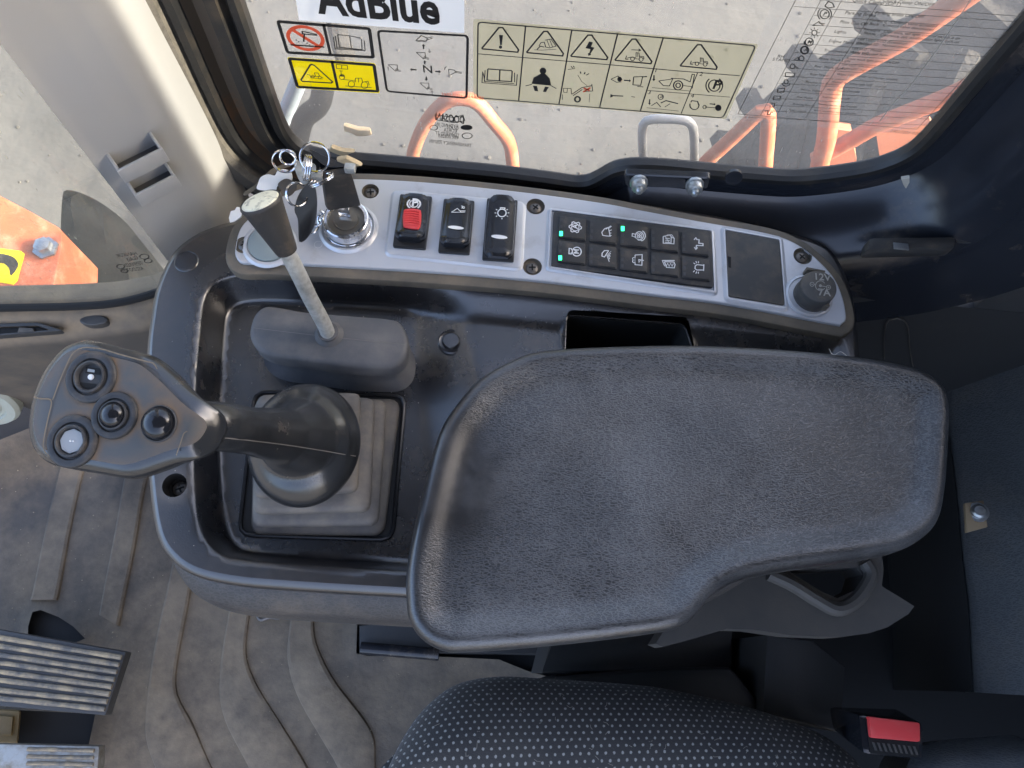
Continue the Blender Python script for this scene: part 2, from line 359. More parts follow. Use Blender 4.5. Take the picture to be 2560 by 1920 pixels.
def glassmat(name, dirt, dcol, lo, hi, sc, base):
    m = bpy.data.materials.new(name); m.use_nodes = True; t = m.node_tree; N = t.nodes; L = t.links; out = N['Material Output']; N.remove(N['Principled BSDF'])
    tr = N.new('ShaderNodeBsdfTransparent'); tr.inputs[0].default_value = (.93, .94, .93, 1); gl = N.new('ShaderNodeBsdfGlossy'); gl.inputs['Roughness'].default_value = .02
    ge = N.new('ShaderNodeNewGeometry'); dt = N.new('ShaderNodeVectorMath'); dt.operation = 'DOT_PRODUCT'; L.new(ge.outputs['Incoming'], dt.inputs[0]); L.new(ge.outputs['Normal'], dt.inputs[1])
    def mm(op, a, b=None):
        n = N.new('ShaderNodeMath'); n.operation = op
        for i, x in enumerate((a, b)):
            if x is None: continue
            if isinstance(x, (int, float)): n.inputs[i].default_value = x
            else: L.new(x, n.inputs[i])
        return n.outputs[0]
    fr = mm('MULTIPLY_ADD', mm('POWER', mm('SUBTRACT', 1.0, mm('ABSOLUTE', dt.outputs['Value'])), 5.0), .9); fr.node.inputs[2].default_value = .035
    mx = N.new('ShaderNodeMixShader'); L.new(fr, mx.inputs[0]); L.new(tr.outputs[0], mx.inputs[1]); L.new(gl.outputs[0], mx.inputs[2])
    df = N.new('ShaderNodeBsdfDiffuse'); df.inputs[0].default_value = dcol; tl = N.new('ShaderNodeBsdfTranslucent'); tl.inputs[0].default_value = dcol; dm = N.new('ShaderNodeMixShader'); dm.inputs[0].default_value = .4; L.new(df.outputs[0], dm.inputs[1]); L.new(tl.outputs[0], dm.inputs[2])
    tc = N.new('ShaderNodeTexCoord').outputs['Object']
    n1 = N.new('ShaderNodeTexNoise'); n1.inputs['Scale'].default_value = sc; n1.inputs['Detail'].default_value = 8; n1.inputs['Roughness'].default_value = .7; L.new(tc, n1.inputs['Vector'])
    r1 = N.new('ShaderNodeMapRange'); r1.inputs[1].default_value = lo; r1.inputs[2].default_value = hi; r1.inputs[3].default_value = base; r1.inputs[4].default_value = dirt; L.new(n1.outputs[0], r1.inputs[0])
    # fine scratches and specks
    mp = N.new('ShaderNodeMapping'); L.new(tc, mp.inputs[0]); mp.inputs['Rotation'].default_value = (0, .6, 0); mp.inputs['Scale'].default_value = (1, 1, .22)
    n2 = N.new('ShaderNodeTexNoise'); n2.inputs['Scale'].default_value = 420; n2.inputs['Detail'].default_value = 2; L.new(mp.outputs[0], n2.inputs['Vector'])
    r2 = N.new('ShaderNodeMapRange'); r2.inputs[1].default_value = .66; r2.inputs[2].default_value = .76; r2.inputs[3].default_value = 0; r2.inputs[4].default_value = .3; L.new(n2.outputs[0], r2.inputs[0])
    ad = N.new('ShaderNodeMath'); ad.use_clamp = True; L.new(r1.outputs[0], ad.inputs[0]); L.new(r2.outputs[0], ad.inputs[1])
    m2 = N.new('ShaderNodeMixShader'); L.new(ad.outputs[0], m2.inputs[0]); L.new(mx.outputs[0], m2.inputs[1]); L.new(dm.outputs[0], m2.inputs[2]); L.new(m2.outputs[0], out.inputs[0]); return m
M_glass = glassmat('dusty_window_glass', .26, S(205, 198, 188), .42, .8, 14, .17)
M_glassfront = glassmat('dusty_windscreen_glass', .24, S(205, 196, 172), .42, .8, 9, .07)
M_tint = glassmat('sun_dimming_glass', .1, S(205, 200, 190), .45, .8, 14, .05); M_tint.node_tree.nodes['Transparent BSDF'].inputs[0].default_value = (.44, .44, .43, 1)  # tint added to weaken the sun on the pillar
def filmmat(name, col, op, tl=.5):
    m = bpy.data.materials.new(name); m.use_nodes = True; t = m.node_tree; N = t.nodes; L = t.links; out = N['Material Output']; N.remove(N['Principled BSDF'])
    tr = N.new('ShaderNodeBsdfTransparent'); df = N.new('ShaderNodeBsdfDiffuse'); df.inputs[0].default_value = col; tn = N.new('ShaderNodeBsdfTranslucent'); tn.inputs[0].default_value = col
    dm = N.new('ShaderNodeMixShader'); dm.inputs[0].default_value = tl; L.new(df.outputs[0], dm.inputs[1]); L.new(tn.outputs[0], dm.inputs[2])
    m2 = N.new('ShaderNodeMixShader'); m2.inputs[0].default_value = op; L.new(tr.outputs[0], m2.inputs[1]); L.new(dm.outputs[0], m2.inputs[2]); L.new(m2.outputs[0], out.inputs[0]); return m
M_film = filmmat('clear_yellowed_film', S(196, 186, 140), .55); M_film2 = filmmat('clear_film', S(200, 196, 190), .16); M_filmw = filmmat('white_backlit_film', (.86, .86, .84, 1), .97, .55); M_filmy = filmmat('yellow_backlit_film', (.95, .74, .0, 1), .97, .6)
def fabricmat():
    m = mat('dotted_seat_fabric', (.02, .02, .022), .9, bump=[(900, .6, .0008)]); t = m.node_tree; N = t.nodes; L = t.links; b = N['Principled BSDF']; b.inputs['Sheen Weight'].default_value = .25
    uv = N.new('ShaderNodeUVMap').outputs[0]
    def lattice(off):
        mp = N.new('ShaderNodeMapping'); L.new(uv, mp.inputs[0]); mp.inputs['Location'].default_value = (off, off, 0)
        fr = N.new('ShaderNodeVectorMath'); fr.operation = 'FRACTION'; L.new(mp.outputs[0], fr.inputs[0])
        su = N.new('ShaderNodeVectorMath'); su.operation = 'SUBTRACT'; L.new(fr.outputs[0], su.inputs[0]); su.inputs[1].default_value = (.5, .5, 0)
        sc_ = N.new('ShaderNodeVectorMath'); sc_.operation = 'MULTIPLY'; sc_.inputs[1].default_value = (1.0, 1.45, 0); L.new(su.outputs[0], sc_.inputs[0])
        ln = N.new('ShaderNodeVectorMath'); ln.operation = 'LENGTH'; L.new(sc_.outputs[0], ln.inputs[0]); return ln.outputs['Value']
    mn = N.new('ShaderNodeMath'); mn.operation = 'MINIMUM'; L.new(lattice(0), mn.inputs[0]); L.new(lattice(.5), mn.inputs[1])
    tc = N.new('ShaderNodeTexCoord').outputs['Object']; nz = N.new('ShaderNodeTexNoise'); nz.inputs['Scale'].default_value = 700; L.new(tc, nz.inputs['Vector'])
    ad = N.new('ShaderNodeMath'); ad.operation = 'MULTIPLY_ADD'; L.new(nz.outputs[0], ad.inputs[0]); ad.inputs[1].default_value = .14; L.new(mn.outputs[0], ad.inputs[2])
    r = N.new('ShaderNodeMapRange'); r.inputs[1].default_value = .195; r.inputs[2].default_value = .25; r.inputs[3].default_value = 1; r.inputs[4].default_value = 0; L.new(ad.outputs[0], r.inputs[0])
    nz2 = N.new('ShaderNodeTexNoise'); nz2.inputs['Scale'].default_value = 14; nz2.inputs['Detail'].default_value = 5; L.new(tc, nz2.inputs['Vector'])
    bs = N.new('ShaderNodeMix'); bs.data_type = 'RGBA'; bs.inputs[6].default_value = (.013, .014, .017, 1); bs.inputs[7].default_value = (.05, .046, .042, 1); L.new(nz2.outputs[0], bs.inputs[0])
    mx = N.new('ShaderNodeMix'); mx.data_type = 'RGBA'; L.new(r.outputs[0], mx.inputs[0]); L.new(bs.outputs[2], mx.inputs[6]); mx.inputs[7].default_value = (.30, .295, .27, 1); L.new(mx.outputs[2], b.inputs['Base Color']); return m
M_fabric = fabricmat()
M_ground = mat('dusty_concrete', (.054, .055, .056), .9, dust=(S(98, 96, 90), .4, .7, .35, .55), bump=[(6, .4, .03)], mottle=(1.6, .25))
# ================================================================== outside
def plane(name, x0, y0, x1, y1, z, m):
    o = obj(name, [(x0,y0,z), (x1,y0,z), (x1,y1,z), (x0,y1,z)], [[0,1,2,3]], m, None, angle=0); return o
tag(plane('ground', -150, -150, 150, 150, -1.7, M_ground), 'dusty grey concrete yard outside the cab', kind='structure')
YW = .42
mb = MB(); rp_ = np.random.default_rng(5)
for k in range(900):
    x, y = rp_.uniform(-3.5, 3.5), rp_.uniform(.9, 5.5); r = rp_.uniform(.004, .020)*rp_.uniform(.4, 1)
    mb.add(*lathe((x, y, -1.7), (rp_.normal()*.4, rp_.normal()*.4, 1), [(r*.8,-r*.3),(r,r*.3),(r*.6,r*.8)], 6))
o = mb.build('pebbles', mat('pebble', (.055, .053, .049), .9)); tag(o, 'loose pebbles scattered over the yard outside the windows', 'pebbles', kind='stuff')
def rail3(P2, y, r, n=40, yend=None):
    P = [ony(p, y) for p in P2]; return tube(spline(P, n), r, 12)
def single(name, vf, m, label, cat, group=None, angle=35): return tag(obj(name, vf[0], vf[1], m, None, angle=angle), label, cat, group)
single('guard_rail', rail3([(890,352),(896,318),(920,265),(960,222),(1000,213),(1033,225),(1068,266),(1098,305),(1107,352),(1110,420)], .9, .0125),
       M_orange, 'faded orange tubular guard hoop left of the grey U handle outside the window', 'guard rail', 'orange rails outside the side window')
single('guard_rail', rail3([(1450,420),(1530,345),(1585,295),(1640,243),(1655,240),(1660,258),(1654,353),(1652,420)], .95, .0135),
       M_orange, 'thin orange bent rail just right of the grey U handle', 'guard rail', 'orange rails outside the side window')
single('guard_rail', rail3([(2260,-130),(2080,-5),(1960,78),(1850,140),(1803,172),(1793,215),(1785,300),(1770,360),(1765,420)], 1.0, .0185),
       M_orange, 'thick orange rail sloping up to the right behind the control chart', 'guard rail', 'orange rails outside the side window')
single('guard_rail', rail3([(2230,110),(2062,202),(1902,268),(1838,303),(1760,345)], 1.02, .0165), M_orange, 'lower orange rail sloping right beside the window corner', 'guard rail', 'orange rails outside the side window')
mb = MB(); P = [ony(p, 1.06) for p in [(1786,277),(1838,284),(1850,345),(1846,380),(1765,380)]]; mb.add(*loft([P, [q+np.array([0,.02,0]) for q in P]], True, True, True)); o = mb.build('step_plate', M_orange2); tag(o, 'pale orange upright plate below the sloping rails', 'plate')
mb = MB(); P = [ony(p, 1.08) for p in [(1893,290),(2010,268),(2030,300),(1975,360),(1905,370)]]; mb.add(*loft([P, [q+np.array([0,.02,0]) for q in P]], True, True, True)); o = mb.build('step_plate', M_orange2); tag(o, 'pale orange plate in the lower right window corner', 'plate')
# rear tyre, seen from above through the side window
ty = thing('big_tyre', 'big dusty black rear tyre behind the orange rails outside', 'tyre', (1.42, 1.6, -1.7))
prof = [(.40,-.27),(.62,-.28),(.70,-.25),(.745,-.2),(.76,0),(.745,.2),(.70,.25),(.62,.28),(.40,.27)]
obj('carcass', *lathe((1.42,1.6,-.94), (0,1,0), prof, 64), M_tyre, ty)
for s in (-1, 1):
    mb = MB()
    for k in range(22):
        a = 2*math.pi*k/22+(math.pi/22 if s > 0 else 0); c0 = np.array([1.42+.765*math.cos(a), 1.6+.01*s, -.94+.765*math.sin(a)]); a2 = a+.16
        c1 = np.array([1.42+.75*math.cos(a2), 1.6+.26*s, -.94+.75*math.sin(a2)])
        mb.add(*tube([c0, (c0*.4+c1*.6), c1], [.03, .036, .042], 6))
    o = mb.build('tread_lugs', M_tyre, ty); o['kind'] = 'stuff'
# grey U shaped grab handle, bolted through the sill
gh = thing('grab_handle', 'pale grey U shaped grab handle standing outside the lower window edge', 'handle', ony((1440,345), .47))
obj('bar', *tube(spline([ony(p, .47) for p in [(1391,420),(1389,345),(1387,290),(1391,266),(1408,258),(1440,257),(1474,259),(1493,268),(1499,292),(1500,345),(1500,420)]], 48), .0042, 14), M_rail, gh)
for x in (1391, 1500):
    c = ony((x, 385), .47); obj('foot', *lathe(c, (0,-1,0), [(.009,0),(.009,.012),(.004,.013)], 12), M_rail, gh)
# dark hoses and a blue bar low outside the front corner of the side window
single('hydraulic_hose', tube(spline([ony(p, .62) for p in [(640,330),(655,260),(690,225),(700,170)]], 20), [.013]*20, 12), M_hose, 'black hose outside the glass below the yellow decal', 'hose')
single('mirror_stay', tube([ony((598,290), .7), ony((652,160), .7)], .011, 12), mat('blue_grey_paint', (.30, .36, .42), .4), 'straight blue grey tube outside the window by the decals', 'bar')
single('filler_strap', tube(spline([ony(p, .66) for p in [(720,-40),(722,20),(735,90),(750,130)]], 16), .020, 10, flat=.5), M_tyre, 'black strap outside behind the top left decals', 'strap')
# front wheel guard, tyre arc and loader arm seen through the windscreen
fz = -.15
P = [onz(p, fz)[:2] for p in [(108,395),(125,381),(165,393),(208,418),(250,453),(285,498),(312,545),(335,600),(356,690),(360,760),(90,760),(100,560)]]; P = spline(P, 90, True)
mb = MB(); V, Fc = sheet(P, .03, lambda Q: fz-.25*sstep(.05-pdist(Q, P), 0, .05)*.2); mb.add(V, Fc); mb.add(*loft([lift(P, fz-.05), lift(P, fz-.4)]))
tag(mb.build('front_mudguard', M_hose), 'black arched front mudguard below the windscreen, scratched and dusty', 'mudguard')
la = thing('orange_plate', 'orange front frame plate with a bolt and yellow decal, seen through the windscreen', 'frame plate', onz((60,560), .05))
P = rr = np.array([onz(p, .05)[:2] for p in [(-120,360),(0,421),(60,452),(122,487),(134,500),(132,540),(108,655),(100,760),(-120,760)]])
mb = MB(); prism(mb, P, -.08, .05, .006); mb.build('plate', M_orange, la)
c = onz((100,537), .05); mb = MB(); mb.add(*lathe(c, (0,0,1), [(.022,0),(.022,.004),(.0145,.005),(.0145,.016),(.009,.019)], 6)); mb.build('bolt', M_bolt, la)
P = np.array([onz(p, .052)[:2] for p in [(-60,530),(0,537),(46,542),(52,548),(36,606),(28,614),(-60,600)]]); mb = MB(); prism(mb, P, .05, .0525, .0005)
mb.add(lift(spline([onz(p, .0)[:2]*0+onz(p, .053)[:2] for p in [(-40,545),(5,548),(30,556),(40,572),(30,590),(22,596),(20,580),(5,568),(-20,572)]], 30, True), .0532), [list(range(30))], 1)
mb.build('decal', [M_yellow, M_tyre], la)
# ================================================================== cab shell
cab = thing('cab_shell', 'dark painted steel cab frame with the rounded side window opening', 'cab frame', (0.2, .45, 0))
WIN = [(440,-250),(527,0),(553,78),(578,155),(614,258),(632,287),(656,307),(695,322),(888,338),(1071,354),(1200,371),(1245,378),(1272,376),(1295,364),(1325,346),(1360,339),(1420,340),(1555,353),(1640,360),(1722,366),(1822,354),(1889,341),(1938,323),(1972,303),(2005,270),(2089,167),(2212,20),(2420,-230)]
def densify(P, k=8): 
    P = np.array(P, float); out = []
    for a, b in zip(P[:-1], P[1:]): out += [a+(b-a)*t for t in np.linspace(0, 1, k, endpoint=False)]
    out.append(P[-1]); out = np.array(out)
    for _ in range(6): out[1:-1] = .25*out[:-2]+.5*out[1:-1]+.25*out[2:]
    return out
WP = np.array([ony(p, YW) for p in densify(WIN, 6)])[:, [0, 2]]          # window outline in X, Z
tn = np.gradient(WP, axis=0); tn /= np.linalg.norm(tn, axis=1)[:, None]
NO = np.stack([tn[:,1], -tn[:,0]], 1)                                    # away from the opening
for _ in range(10): NO[1:-1] = .25*NO[:-2]+.5*NO[1:-1]+.25*NO[2:]
NO /= np.linalg.norm(NO, axis=1)[:, None]
def sweep(prof, i0=0, i1=None, base=None):
    B = WP if base is None else base
    loops = [[(B[i,0]+NO[i,0]*o, YW-d, B[i,1]+NO[i,1]*o) for o, d in prof] for i in range(len(B))][i0:i1]
    return loft(loops, False)
smoothWP = WP.copy()                                                     # outer frame does not follow the step for the handle
for _ in range(60): smoothWP[1:-1] = .25*smoothWP[:-2]+.5*smoothWP[1:-1]+.25*smoothWP[2:]
o = obj('window_seal', *sweep([(-.0015,.001),(-.0015,.009),(.001,.0125),(.006,.0125),(.009,.009),(.010,.004),(.012,-.002)]), M_seal, cab)
ang = math.atan2
iL = int(np.argmin(np.abs(WP[:,0]-ony((700,325), YW)[0])))
prof = [(.006,.0),(.008,.010),(.016,.012),(.024,.0115),(.028,.015),(.036,.030),(.048,.052),(.062,.062),(.085,.066),(.16,.07)]
V, Fc = sweep(prof, iL); obj('painted_frame', V, Fc, M_navy, cab)
V, Fc = sweep([(.009,.004),(.014,.014),(.022,.015),(.026,.006)], 0, iL+1); obj('rubber_bead', V, Fc, M_seal, cab)
V, Fc = sweep([(.026,.006),(.027,.002),(.037,.002),(.040,.012)], 0, iL+1); obj('rusty_channel', V, Fc, M_sealrust, cab)
V, Fc = sweep([(.040,.012),(.043,.018),(.049,.018),(.051,.006)], 0, iL+1); obj('black_bead', V, Fc, M_seal, cab)
V, Fc = sweep([(.051,.006),(.053,.022),(.058,.026),(.070,.026),(.073,.02),(.073,.0)], 0, iL+1); obj('felt_strip', V, Fc, M_felt, cab)
V, Fc = sweep([(.073,.0),(.078,-.004),(.12,-.004)], 0, iL+1); obj('door_gap', V, Fc, M_void, cab)
# wall under the window, roof, slotted rear wall; the last two unseen, shaped for the light
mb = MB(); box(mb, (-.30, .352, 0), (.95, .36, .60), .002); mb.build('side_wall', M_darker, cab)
mb = MB(); box(mb, (.42, .353, .55), (.95, .361, 1.05), .002); mb.build('corner_panel', M_dark, cab)
mb = MB(); box(mb, (-.72, -.55, 1.78), (.84, .60, 1.84), .01); mb.build('shade_roof', mat('shade_roof_lining', (.16, .16, .155), .85), cab)  # unseen, added overhead; edges set for how much sky lights the interior
mb = MB(); box(mb, (.80, -1.2, 0), (.84, .44, 1.2), .003); box(mb, (.80, -1.2, 1.2), (.84, .276, 1.78), .003); box(mb, (.80, .338, 1.2), (.84, .44, 1.78), .003); mb.build('sun_slot_wall', mat('slot_wall_grey', (.12, .12, .12), .8), cab)  # unseen; narrow slot made to cut the sun to a strip on the pillar
obj('sun_dimming_pane', [(.815, .276, 1.2), (.815, .338, 1.2), (.815, .338, 1.78), (.815, .276, 1.78)], [[0,1,2,3]], M_tint, cab, angle=0)  # unseen pane added in the slot to dim the sunbeam
# sill bracket with two bolts that hold the handle
P = rrect([ony(p, .385)[[0, 2]] for p in [(1348,370),(1535,378),(1530,402),(1352,398)]], .25)
mb = MB(); loops = [[(a, .388, b) for a, b in P], [(a, .383, b) for a, b in P], [(a, .382, b) for a, b in inset(P, .001)]]; mb.add(*loft(loops, True, False, True)); mb.build('handle_bracket', M_navy, cab)
for x, y in ((1380, 393), (1500, 398)):
    c = ony((x, y), .38); mb = MB(); mb.add(*lathe(c, (0,-1,.25), [(.0075,0),(.0075,.002),(.0062,.0022),(.0062,.007),(.0055,.008),(.003,.0085),(.003,.012),(.0015,.0135)], 12)); mb.build('bolt', M_bolt, cab)
c = ony((1585, 383), .395); mb = MB(); mb.add(*lathe(c, (0,-1,.3), [(.007,-.002),(.007,.0012),(.0058,.0014)], 20)); mb.build('plug', M_navy, cab)
# scuffed chip on the frame corner
cc = onz((1955, 385), .64); 
# side window pane with decals
sw = thing('side_window', 'dusty right side window glass carrying safety decals', 'window', (.2, YW, .66))
PP = [(p[0], p[1]) for p in WP]; PPn = np.array(PP+[(WP[-1,0], 1.05), (WP[0,0], 1.05)])
mb = MB(); mb.add(*loft([[(a, YW+.0025, b) for a, b in inset(PPn, -.004)], [(a, YW-.0025, b) for a, b in inset(PPn, -.004)]], True, True, True)); mb.build('pane', M_glass, sw, angle=20)
NW = np.array([0, -1, 0.])
def wp(q, off): return lambda x, y: ony(q(x, y), YW-.0025-off)
def decal(name, q, corners, film, r=.08, off=.0004, label=None):
    P = rrect([wp(q, off)(*c)[[0, 2]] for c in corners], r); o = obj(name, [(a, YW-.0025-off, b) for a, b in P], [list(range(len(P)))], film, sw, angle=0)
    if label: o['label'] = label
    return o
def ink(parent, q, off, strokes=(), fills=(), mats=(M_ink,), name='print', texts=()):
    mb = MB(); f = wp(q, off); WS = .62
    for s in strokes:
        pts, wd = s[0], s[1]; cl = len(s) > 2 and s[2]; m = s[3] if len(s) > 3 else 0
        stroke(mb, [f(*p) for p in pts], wd*WS, NW, m, cl)
    for s in fills:
        P = [f(*p) for p in s[0]]; mb.add(P, [list(range(len(P)))], s[1] if len(s) > 1 else 0)
    for s, p, size, kw in texts: text(mb, s, f(*p), (1,0,0), (0,0,1), size, **kw)
    if mb.V: return mb.build(name, list(mats), parent, angle=0)
# AdBlue label
d = decal('white_decal', qB, [(500,-260),(1950,-190),(1946,278),(560,170)], M_filmw, .01, .0004, 'white decal with bold black AdBlue lettering')
a = wp(qB, .0012)(722,104); b = wp(qB, .0012)(1742,168); mb = MB(); text(mb, 'AdBlue', a, (1,0,(b[2]-a[2])/(b[0]-a[0])*0), (0,0,1), .037, width=b[0]-a[0], bold=.03); mb.build('lettering', M_ink, d, angle=0)
# no-step decal, yellow decal, lever pattern decal
def rr_line(c, r=.12): return [tuple(p) for p in rrect(c, r)]
d = decal('no_step_decal', qB, [(366,158),(1165,238),(1205,498),(455,455)], M_film2, .06, .0008, 'clear decal with a red prohibition ring and a manual symbol')
ink(d, qB, .0014, [(rr_line([(385,180),(1150,240),(1183,480),(465,440)], .07), .0042, True), ([(765,200),(825,455)], .0036),
    (circ((615,320), 148, 40, ry=92, rot=14), .0045, True, 1), ([(515,255),(720,385)], .0045, False, 1),
    ([(588,262),(715,290)], .0016), ([(588,262),(590,283),(715,297)], .0016), ([(606,285),(600,350)], .0018), ([(490,375),(775,395)], .0022),
    ([(885,290),(900,395),(1090,415),(1085,330)], .0011), ([(885,290),(985,300),(1000,400)], .0011), ([(985,300),(1080,320)], .0011), ([(865,300),(880,400)], .0011), ([(850,310),(865,410),(1115,425),(1108,340)], .0011), ([(870,400),(1100,420)], .0009)],
    [(circ((560,350), 6, 8),), (circ((630,362), 6, 8),), (circ((540,335), 5, 8),), (circ((650,375), 5, 8),)], (M_ink, M_inkr))
d = decal('crush_decal', qB, [(462,478),(1200,530),(1238,782),(540,738)], M_filmy, .06, .0008, 'bright yellow decal with a warning triangle and a small loader')
K_ = M_ink
ink(d, qB, .0014, [(rr_line([(480,492),(1190,545),(1222,765),(548,728)], .07), .0042, True), ([(835,508),(888,745)], .0036), (rr_line([(665,545),(840,690),(580,680),(580,680)], .08) if 0 else [(668,540),(690,548),(842,685),(832,696),(590,682),(578,670),(655,545)], .0020, True),
    ([(625,622),(650,628),(660,645),(700,640),(740,640),(765,655)], .0010), ([(690,610),(700,640)], .0010), ([(690,610),(720,612),(735,640)], .0010), (circ((678,642), 12, 12), .0008, True), (circ((735,650), 12, 12), .0008, True), ([(655,652),(760,662)], .0007),
    ([(872,538),(878,575),(970,580),(965,548),(920,545),(918,575)], .0009), ([(920,545),(872,538)], .0009), ([(912,590),(915,625)], .0008), ([(898,594),(930,596)], .0008), (circ((922,645), 22, 16), .0009, True), ([(922,665),(990,672),(1040,680)], .0008),
    ([(1030,690),(1035,655),(1085,655),(1095,690)], .0009), ([(1060,655),(1062,690)], .0008), (circ((1000,705), 26, 16), .0009, True), (circ((1110,714), 28, 16), .0009, True), ([(950,720),(1170,735)], .0009), ([(1090,690),(1140,680),(1150,712)], .0009)],
    [([(903,640),(940,643),(938,632),(920,626),(906,630)],)], (M_ink,))
d = decal('lever_pattern_decal', qB, [(1215,248),(1985,292),(1975,832),(1290,775)], M_film2, .06, .0008, 'clear decal with a cross shaped bucket lever pattern round the letter N')
def arrow(a, b, hw=16):
    a = np.array(a, float); b = np.array(b, float); t = (b-a)/np.linalg.norm(b-a); n = np.array([-t[1], t[0]]); m_ = b-t*hw*1.1
    return [tuple(x) for x in (a+n*hw*.35, m_+n*hw*.35, m_+n*hw*.9, b, m_-n*hw*.9, m_-n*hw*.35, a-n*hw*.35)]
def bucket(c, s, fl=1, w_=.0009):
    x, y = c; return [([(x-s, y-s*.5), (x+s*.45*fl, y-s*.45), (x+s*.5*fl, y+s*.35), (x+s*.2*fl, y+s*.55), (x-s, y-s*.5)], w_), (circ((x+s*.35, y+s*.3), s*.14, 8), w_*.8, True), ([(x+s*.4*fl, y+s*.3), (x+s*1.05*fl, y+s*.42)], w_*.9), ([(x+s*.45*fl, y+s*.5), (x+s*1.05*fl, y+s*.62)], w_*.9)]
ink(d, qB, .0014, [(rr_line([(1222,258),(1975,300),(1965,822),(1298,765)], .06), .0030, True)]+bucket((1595,465), 52)+bucket((1360,568), 52)+bucket((1625,720), 52)+
    [([(1540,340),(1585,298),(1635,318),(1630,342),(1540,340)], .0010), ([(1635,320),(1680,308)], .0009), ([(1632,335),(1680,320)], .0009), ([(1550,350),(1590,344),(1630,352)], .0008), ([(1815,580),(1820,632),(1878,604),(1862,588),(1815,580)], .0010), ([(1875,598),(1925,606)], .0009), ([(1878,608),(1925,616)], .0009), ([(1782,585),(1784,568),(1798,558)], .0009),
     ([(1650,408),(1655,440),(1645,428)], .0008), ([(1655,440),(1666,430)], .0008), ([(1310,590),(1312,560),(1302,572)], .0008), ([(1678,790),(1676,762),(1666,774)], .0008), ([(1676,762),(1688,772)], .0008)],
    [(arrow((1605,410), (1604,368)),), (arrow((1616,540), (1614,505)),), (arrow((1545,585), (1492,582)),), (arrow((1702,598), (1750,602)),), (arrow((1628,642), (1628,678)),)], (M_ink, M_inkr), texts=[('N', (1604,606), .0105, dict(bold=.01)), ('29023201-014A/02', (1752,800), .0044, dict(m=1))])
# large safety decal
d = decal('safety_decal', qC, [(70,140),(2205,330),(1960,890),(70,740)], M_film, .03, .0008, 'yellowed decal of six warning triangles over picture panels')
def tri(c, s=140, h=170):
    x, y = c; return [(x-14, y-h*.62), (x+14, y-h*.62), (x+s*.95, y+h*.36), (x+s*.9, y+h*.46), (x-s*.98, y+h*.36-8), (x-s, y+h*.28)]
W1 = .0011; W2 = .0016
st = [(rr_line([(105,165),(2180,342),(1935,882),(98,730)], .05), W2, True), ([(105,402),(1090,484),(1600,530),(2062,566)], W1)]
for a_, b_ in (((460,195),(408,752)), ((806,222),(710,778)), ((1148,250),(1013,802)), ((1490,280),(1318,828)), ((1745,545),(1622,850))): st.append(([a_, b_], W2 if a_[0] < 1500 else W1))
st += [([(1372,676),(1990,726)], W1*.8)]
for c in ((275,312), (610,340), (940,368), (1270,398), (1758,440)): st.append((tri(c), .0019, True))
fl = [([(262,262),(292,262),(282,336),(270,336)],), (circ((273,352), 12, 12),), ([(935,310),(962,316),(950,350),(975,356),(945,402),(952,408),(930,418),(926,396),(936,398),(945,368),(908,360)],)]
# machines inside the triangles
def loader(x, y, s, f=1):
    L_ = lambda *p: [(x+a*s*f, y+b*s) for a, b in p]
    return [(circ((x-.35*s*f, y+.22*s), .16*s, 12), .0009, True), (circ((x+.38*s*f, y+.27*s), .17*s, 12), .0009, True), (L_((-.05,.1),(-.05,-.3),(.2,-.28),(.24,.12)), .0009), (L_((.08,-.29),(.1,.1)), .0007), (L_((.24,0),(.6,.04),(.62,.24)), .0009), (L_((-.05,.12),(-.5,.08),(-.85,.18)), .0009), (L_((-.85,-.05),(-.95,.25),(-.7,.3)), .0009), (L_((-.18,.2),(.2,.24)), .0008)]
st += loader(1290, 420, 88)+loader(1770, 458, 84)+[([(1250,372),(1320,375)], .0010), ([(1305,365),(1322,375),(1303,384)], .0010)]
st += [([(525,372),(580,375),(690,368)], .0007), ([(560,345),(575,318),(600,315),(610,350)], .0010), ([(605,300),(650,292),(688,345),(640,358),(605,350)], .0010), ([(620,300),(640,352)], .0008), ([(640,296),(662,350)], .0008), ([(545,370),(570,345),(600,352)], .0012)]
# manual
for k, dx in enumerate((0, -18, 18)):
    st.append(([(178+dx,515+abs(dx)),(172+dx,598+abs(dx)),(355+dx,610+abs(dx)),(360+dx,530+abs(dx))], W2) if dx == 0 else ([(178+2*dx if dx < 0 else 360+dx, 532+abs(dx)*.6), (158 if dx < 0 else 378, 615)], W1))
st += [([(178,515),(268,522),(265,605)], W2), ([(268,522),(360,528)], W2), ([(140,535),(134,618),(392,638),(398,555)], W1), ([(158,525),(152,608),(375,625)], W1)]
# seated person with belt
fl += [(circ((590,530), 25, 16),), ([(575,550),(608,552),(640,585),(652,640),(505,626),(520,580)],), ([(515,640),(545,642),(555,682),(528,680)],), ([(605,648),(635,650),(612,688),(590,685)],)]
st += [([(460,642),(508,630)], .0012), ([(650,640),(690,662)], .0012)]
# power line panel
st += [(circ((848,742), 20, 14), .0022, True), ([(740,660),(800,662),(803,705)], .0009), ([(742,660),(745,690),(770,692),(772,662)], .0008), ([(735,705),(735,745)], .0008), ([(805,705),(880,655),(955,640)], .0011), ([(815,715),(885,668)], .0011), ([(955,628),(962,680),(900,685)], .0009), ([(775,520),(830,512)], .0008), ([(800,495),(812,510)], .0011), ([(818,492),(824,506)], .0011), ([(868,535),(874,550)], .0014), ([(905,540),(898,555)], .0014), ([(935,550),(912,562)], .0011), ([(850,560),(880,610),(920,640)], .0006), ([(940,700),(935,765)], .0006),
       ([(895,658),(940,680)], .0022, False, 1), ([(945,655),(890,688)], .0022, False, 1)]
